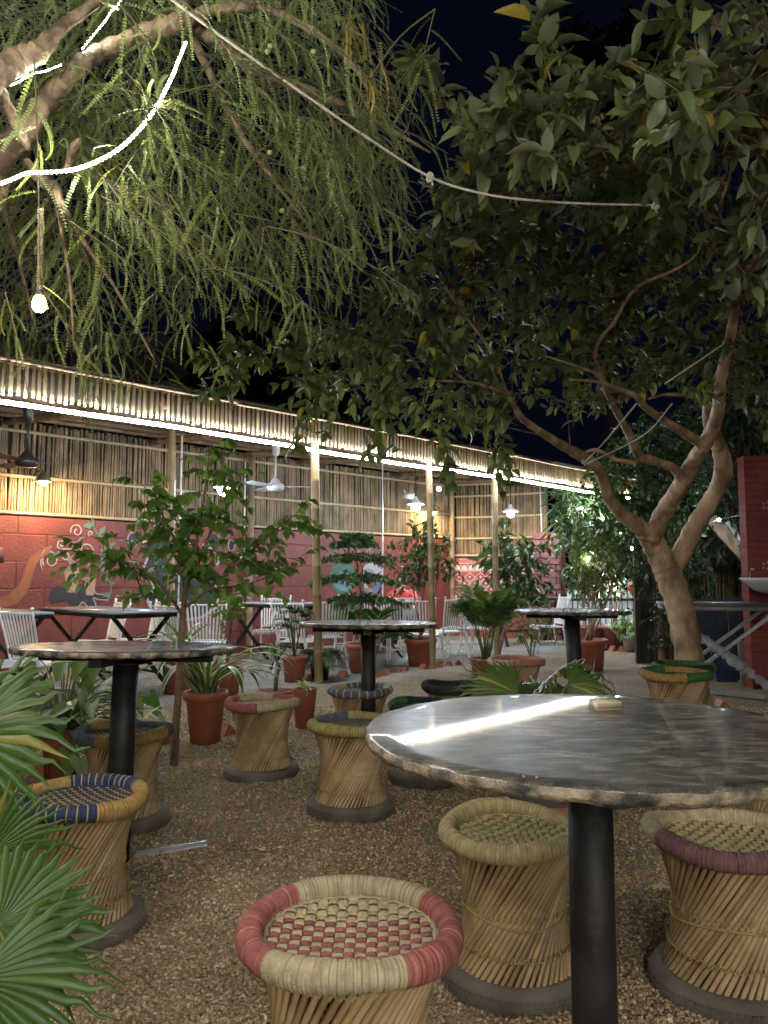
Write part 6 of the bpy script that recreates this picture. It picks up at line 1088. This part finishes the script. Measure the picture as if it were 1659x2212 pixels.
# white wash basin on the red brick wall
c = P(1672, 1262, 8.1); t = thing('wash_basin', 'white ceramic wash basin on the red brick wall', 'basin', c); m = MB(); CER = mat('white_ceramic', (.62, .58, .52), (.7, .66, .6), rough=.2, scale=3)
m.add(lathe([(.02, -.1), (.1, -.1), (.2, -.06), (.30, .03), (.335, .06), (.33, .068), (.29, .04), (.18, -.03), (.02, -.05)], 36, c)); m.build('bowl', CER, t); m = MB(); m.add(tube([c + [0, 0, -.1], c + [0, .05, -.3], c + [.02, .3, -.42]], .04, 10)); m.build('pedestal', CER, t); m = MB(); m.add(tube(spline([c + [-.2, .1, .05], c + [-.2, .1, .12], c + [-.2, .06, .16], c + [-.2, .0, .15]], 4), .008, 8)); m.build('tap', mat('dull_steel', (.4, .4, .42), rough=.3, metal=.9), t)
for px, py, q in ((1648, 1092, .05), (1648, 1222, .05)):      # little painted flowers on the brick
    m = MB(); c = P(px + 8, py, 8.55)
    c[1] = np.interp(c[0], [P(1602, 1380, 8.6)[0], P(1602, 1380, 8.6)[0] + 2.6], [8.6, 8.25]) - .006
    for k in range(5): a = k * 1.2566; d1 = np.array([math.cos(a), 0, math.sin(a)]); d2 = np.array([-math.sin(a), 0, math.cos(a)]); m.add(([c + d1 * .015, c + d1 * .04 + d2 * .014, c + d1 * .06, c + d1 * .04 - d2 * .014], np.array([[0, 1, 2, 3]])), smooth=False)
    m.build('painted_flower', PW, rw)
# fairy lights
def fairy(label, pts, bulbs, r=.016, s=40):
    t = thing('fairy_lights', label, 'string lights', pts[0], 'strings of white fairy lights'); m = MB(); m.add(tube(spline(pts, 5), .004, 5)); m.build('wire', WIRE, t)
    g_ = glow('fairy_glow', (.8, .92, 1.0), s)
    for b in bulbs: m = MB(); m.add(sphere(b, r, 10)); m.build('bulb', g_, t)
q = [P(x, y, 9.6) for x, y in ((1500, 1112), (1530, 1128), (1553, 1122), (1600, 1112), (1640, 1100))]; fairy('string of white fairy lights ending at the red brick wall', q, [P(1524, 1128, 9.55), P(1553, 1123, 9.55), P(1602, 1112, 9.5)], .02, 35)
q = [P(x, y, 13.2) for x, y in ((1222, 1094), (1260, 1096), (1290, 1104), (1325, 1116), (1360, 1160), (1368, 1210))]; fairy('string of white fairy lights at the open end of the pavilion', q, [P(1256, 1098, 13.1), P(1276, 1096, 13.1), P(1300, 1112, 13.1), P(1303, 1120, 13.1), P(1340, 1150, 12.8), P(1366, 1185, 12.6)], .026, 40)
q = [P(x, y, 13.6) for x, y in ((1270, 1200), (1300, 1238), (1326, 1262), (1330, 1300), (1290, 1310))]; fairy('tangled white fairy lights in the plants before the picket fence', q, [P(x, y, 13.2 + RNG.random() * .5) for x, y in ((1302, 1240), (1322, 1254), (1328, 1262), (1332, 1268), (1326, 1272), (1296, 1290), (1310, 1276), (1335, 1285))] + [P(1270, 1207, 10.3)], .022, 35)
# white crumpled plastic on the ground by the stools
for px, py, ln, lab in ((1405, 1442, .3, 'crumpled strip of white plastic on the gravel left of the green stools'), (1422, 1465, .2, 'thin strip of white plastic in front of the longer one')):
    p = G(px, py); m = MB(); k = 14; us = np.linspace(-.5, .5, k); V = np.concatenate([[p + [u * ln, s * (.018 + .01 * RNG.random()), .012 + .018 * RNG.random()] for u in us] for s in (-1, 1)]); i = np.arange(k - 1); m.add((np.concatenate([V, V - [0, 0, .003]]), np.concatenate([np.stack([i, i + 1, i + 1 + k, i + k], -1), np.stack([i, i + k, i + 1 + k, i + 1], -1) + 2 * k])), smooth=False); tag(m.build('plastic_strip', flat('white_plastic', (.6, .6, .58), .3), origin=p), lab, 'plastic strip', 'scraps of white plastic')
a, b = G(1530, 1500), G(1655, 1512); m = MB(); m.add(beam(a + [0, 0, .03], b + [0, 0, .03], .05, .04), smooth=False); tag(m.build('metal_rail', GREYM, origin=a), 'grey metal rail lying on the gravel under the wrapped table', 'rail')
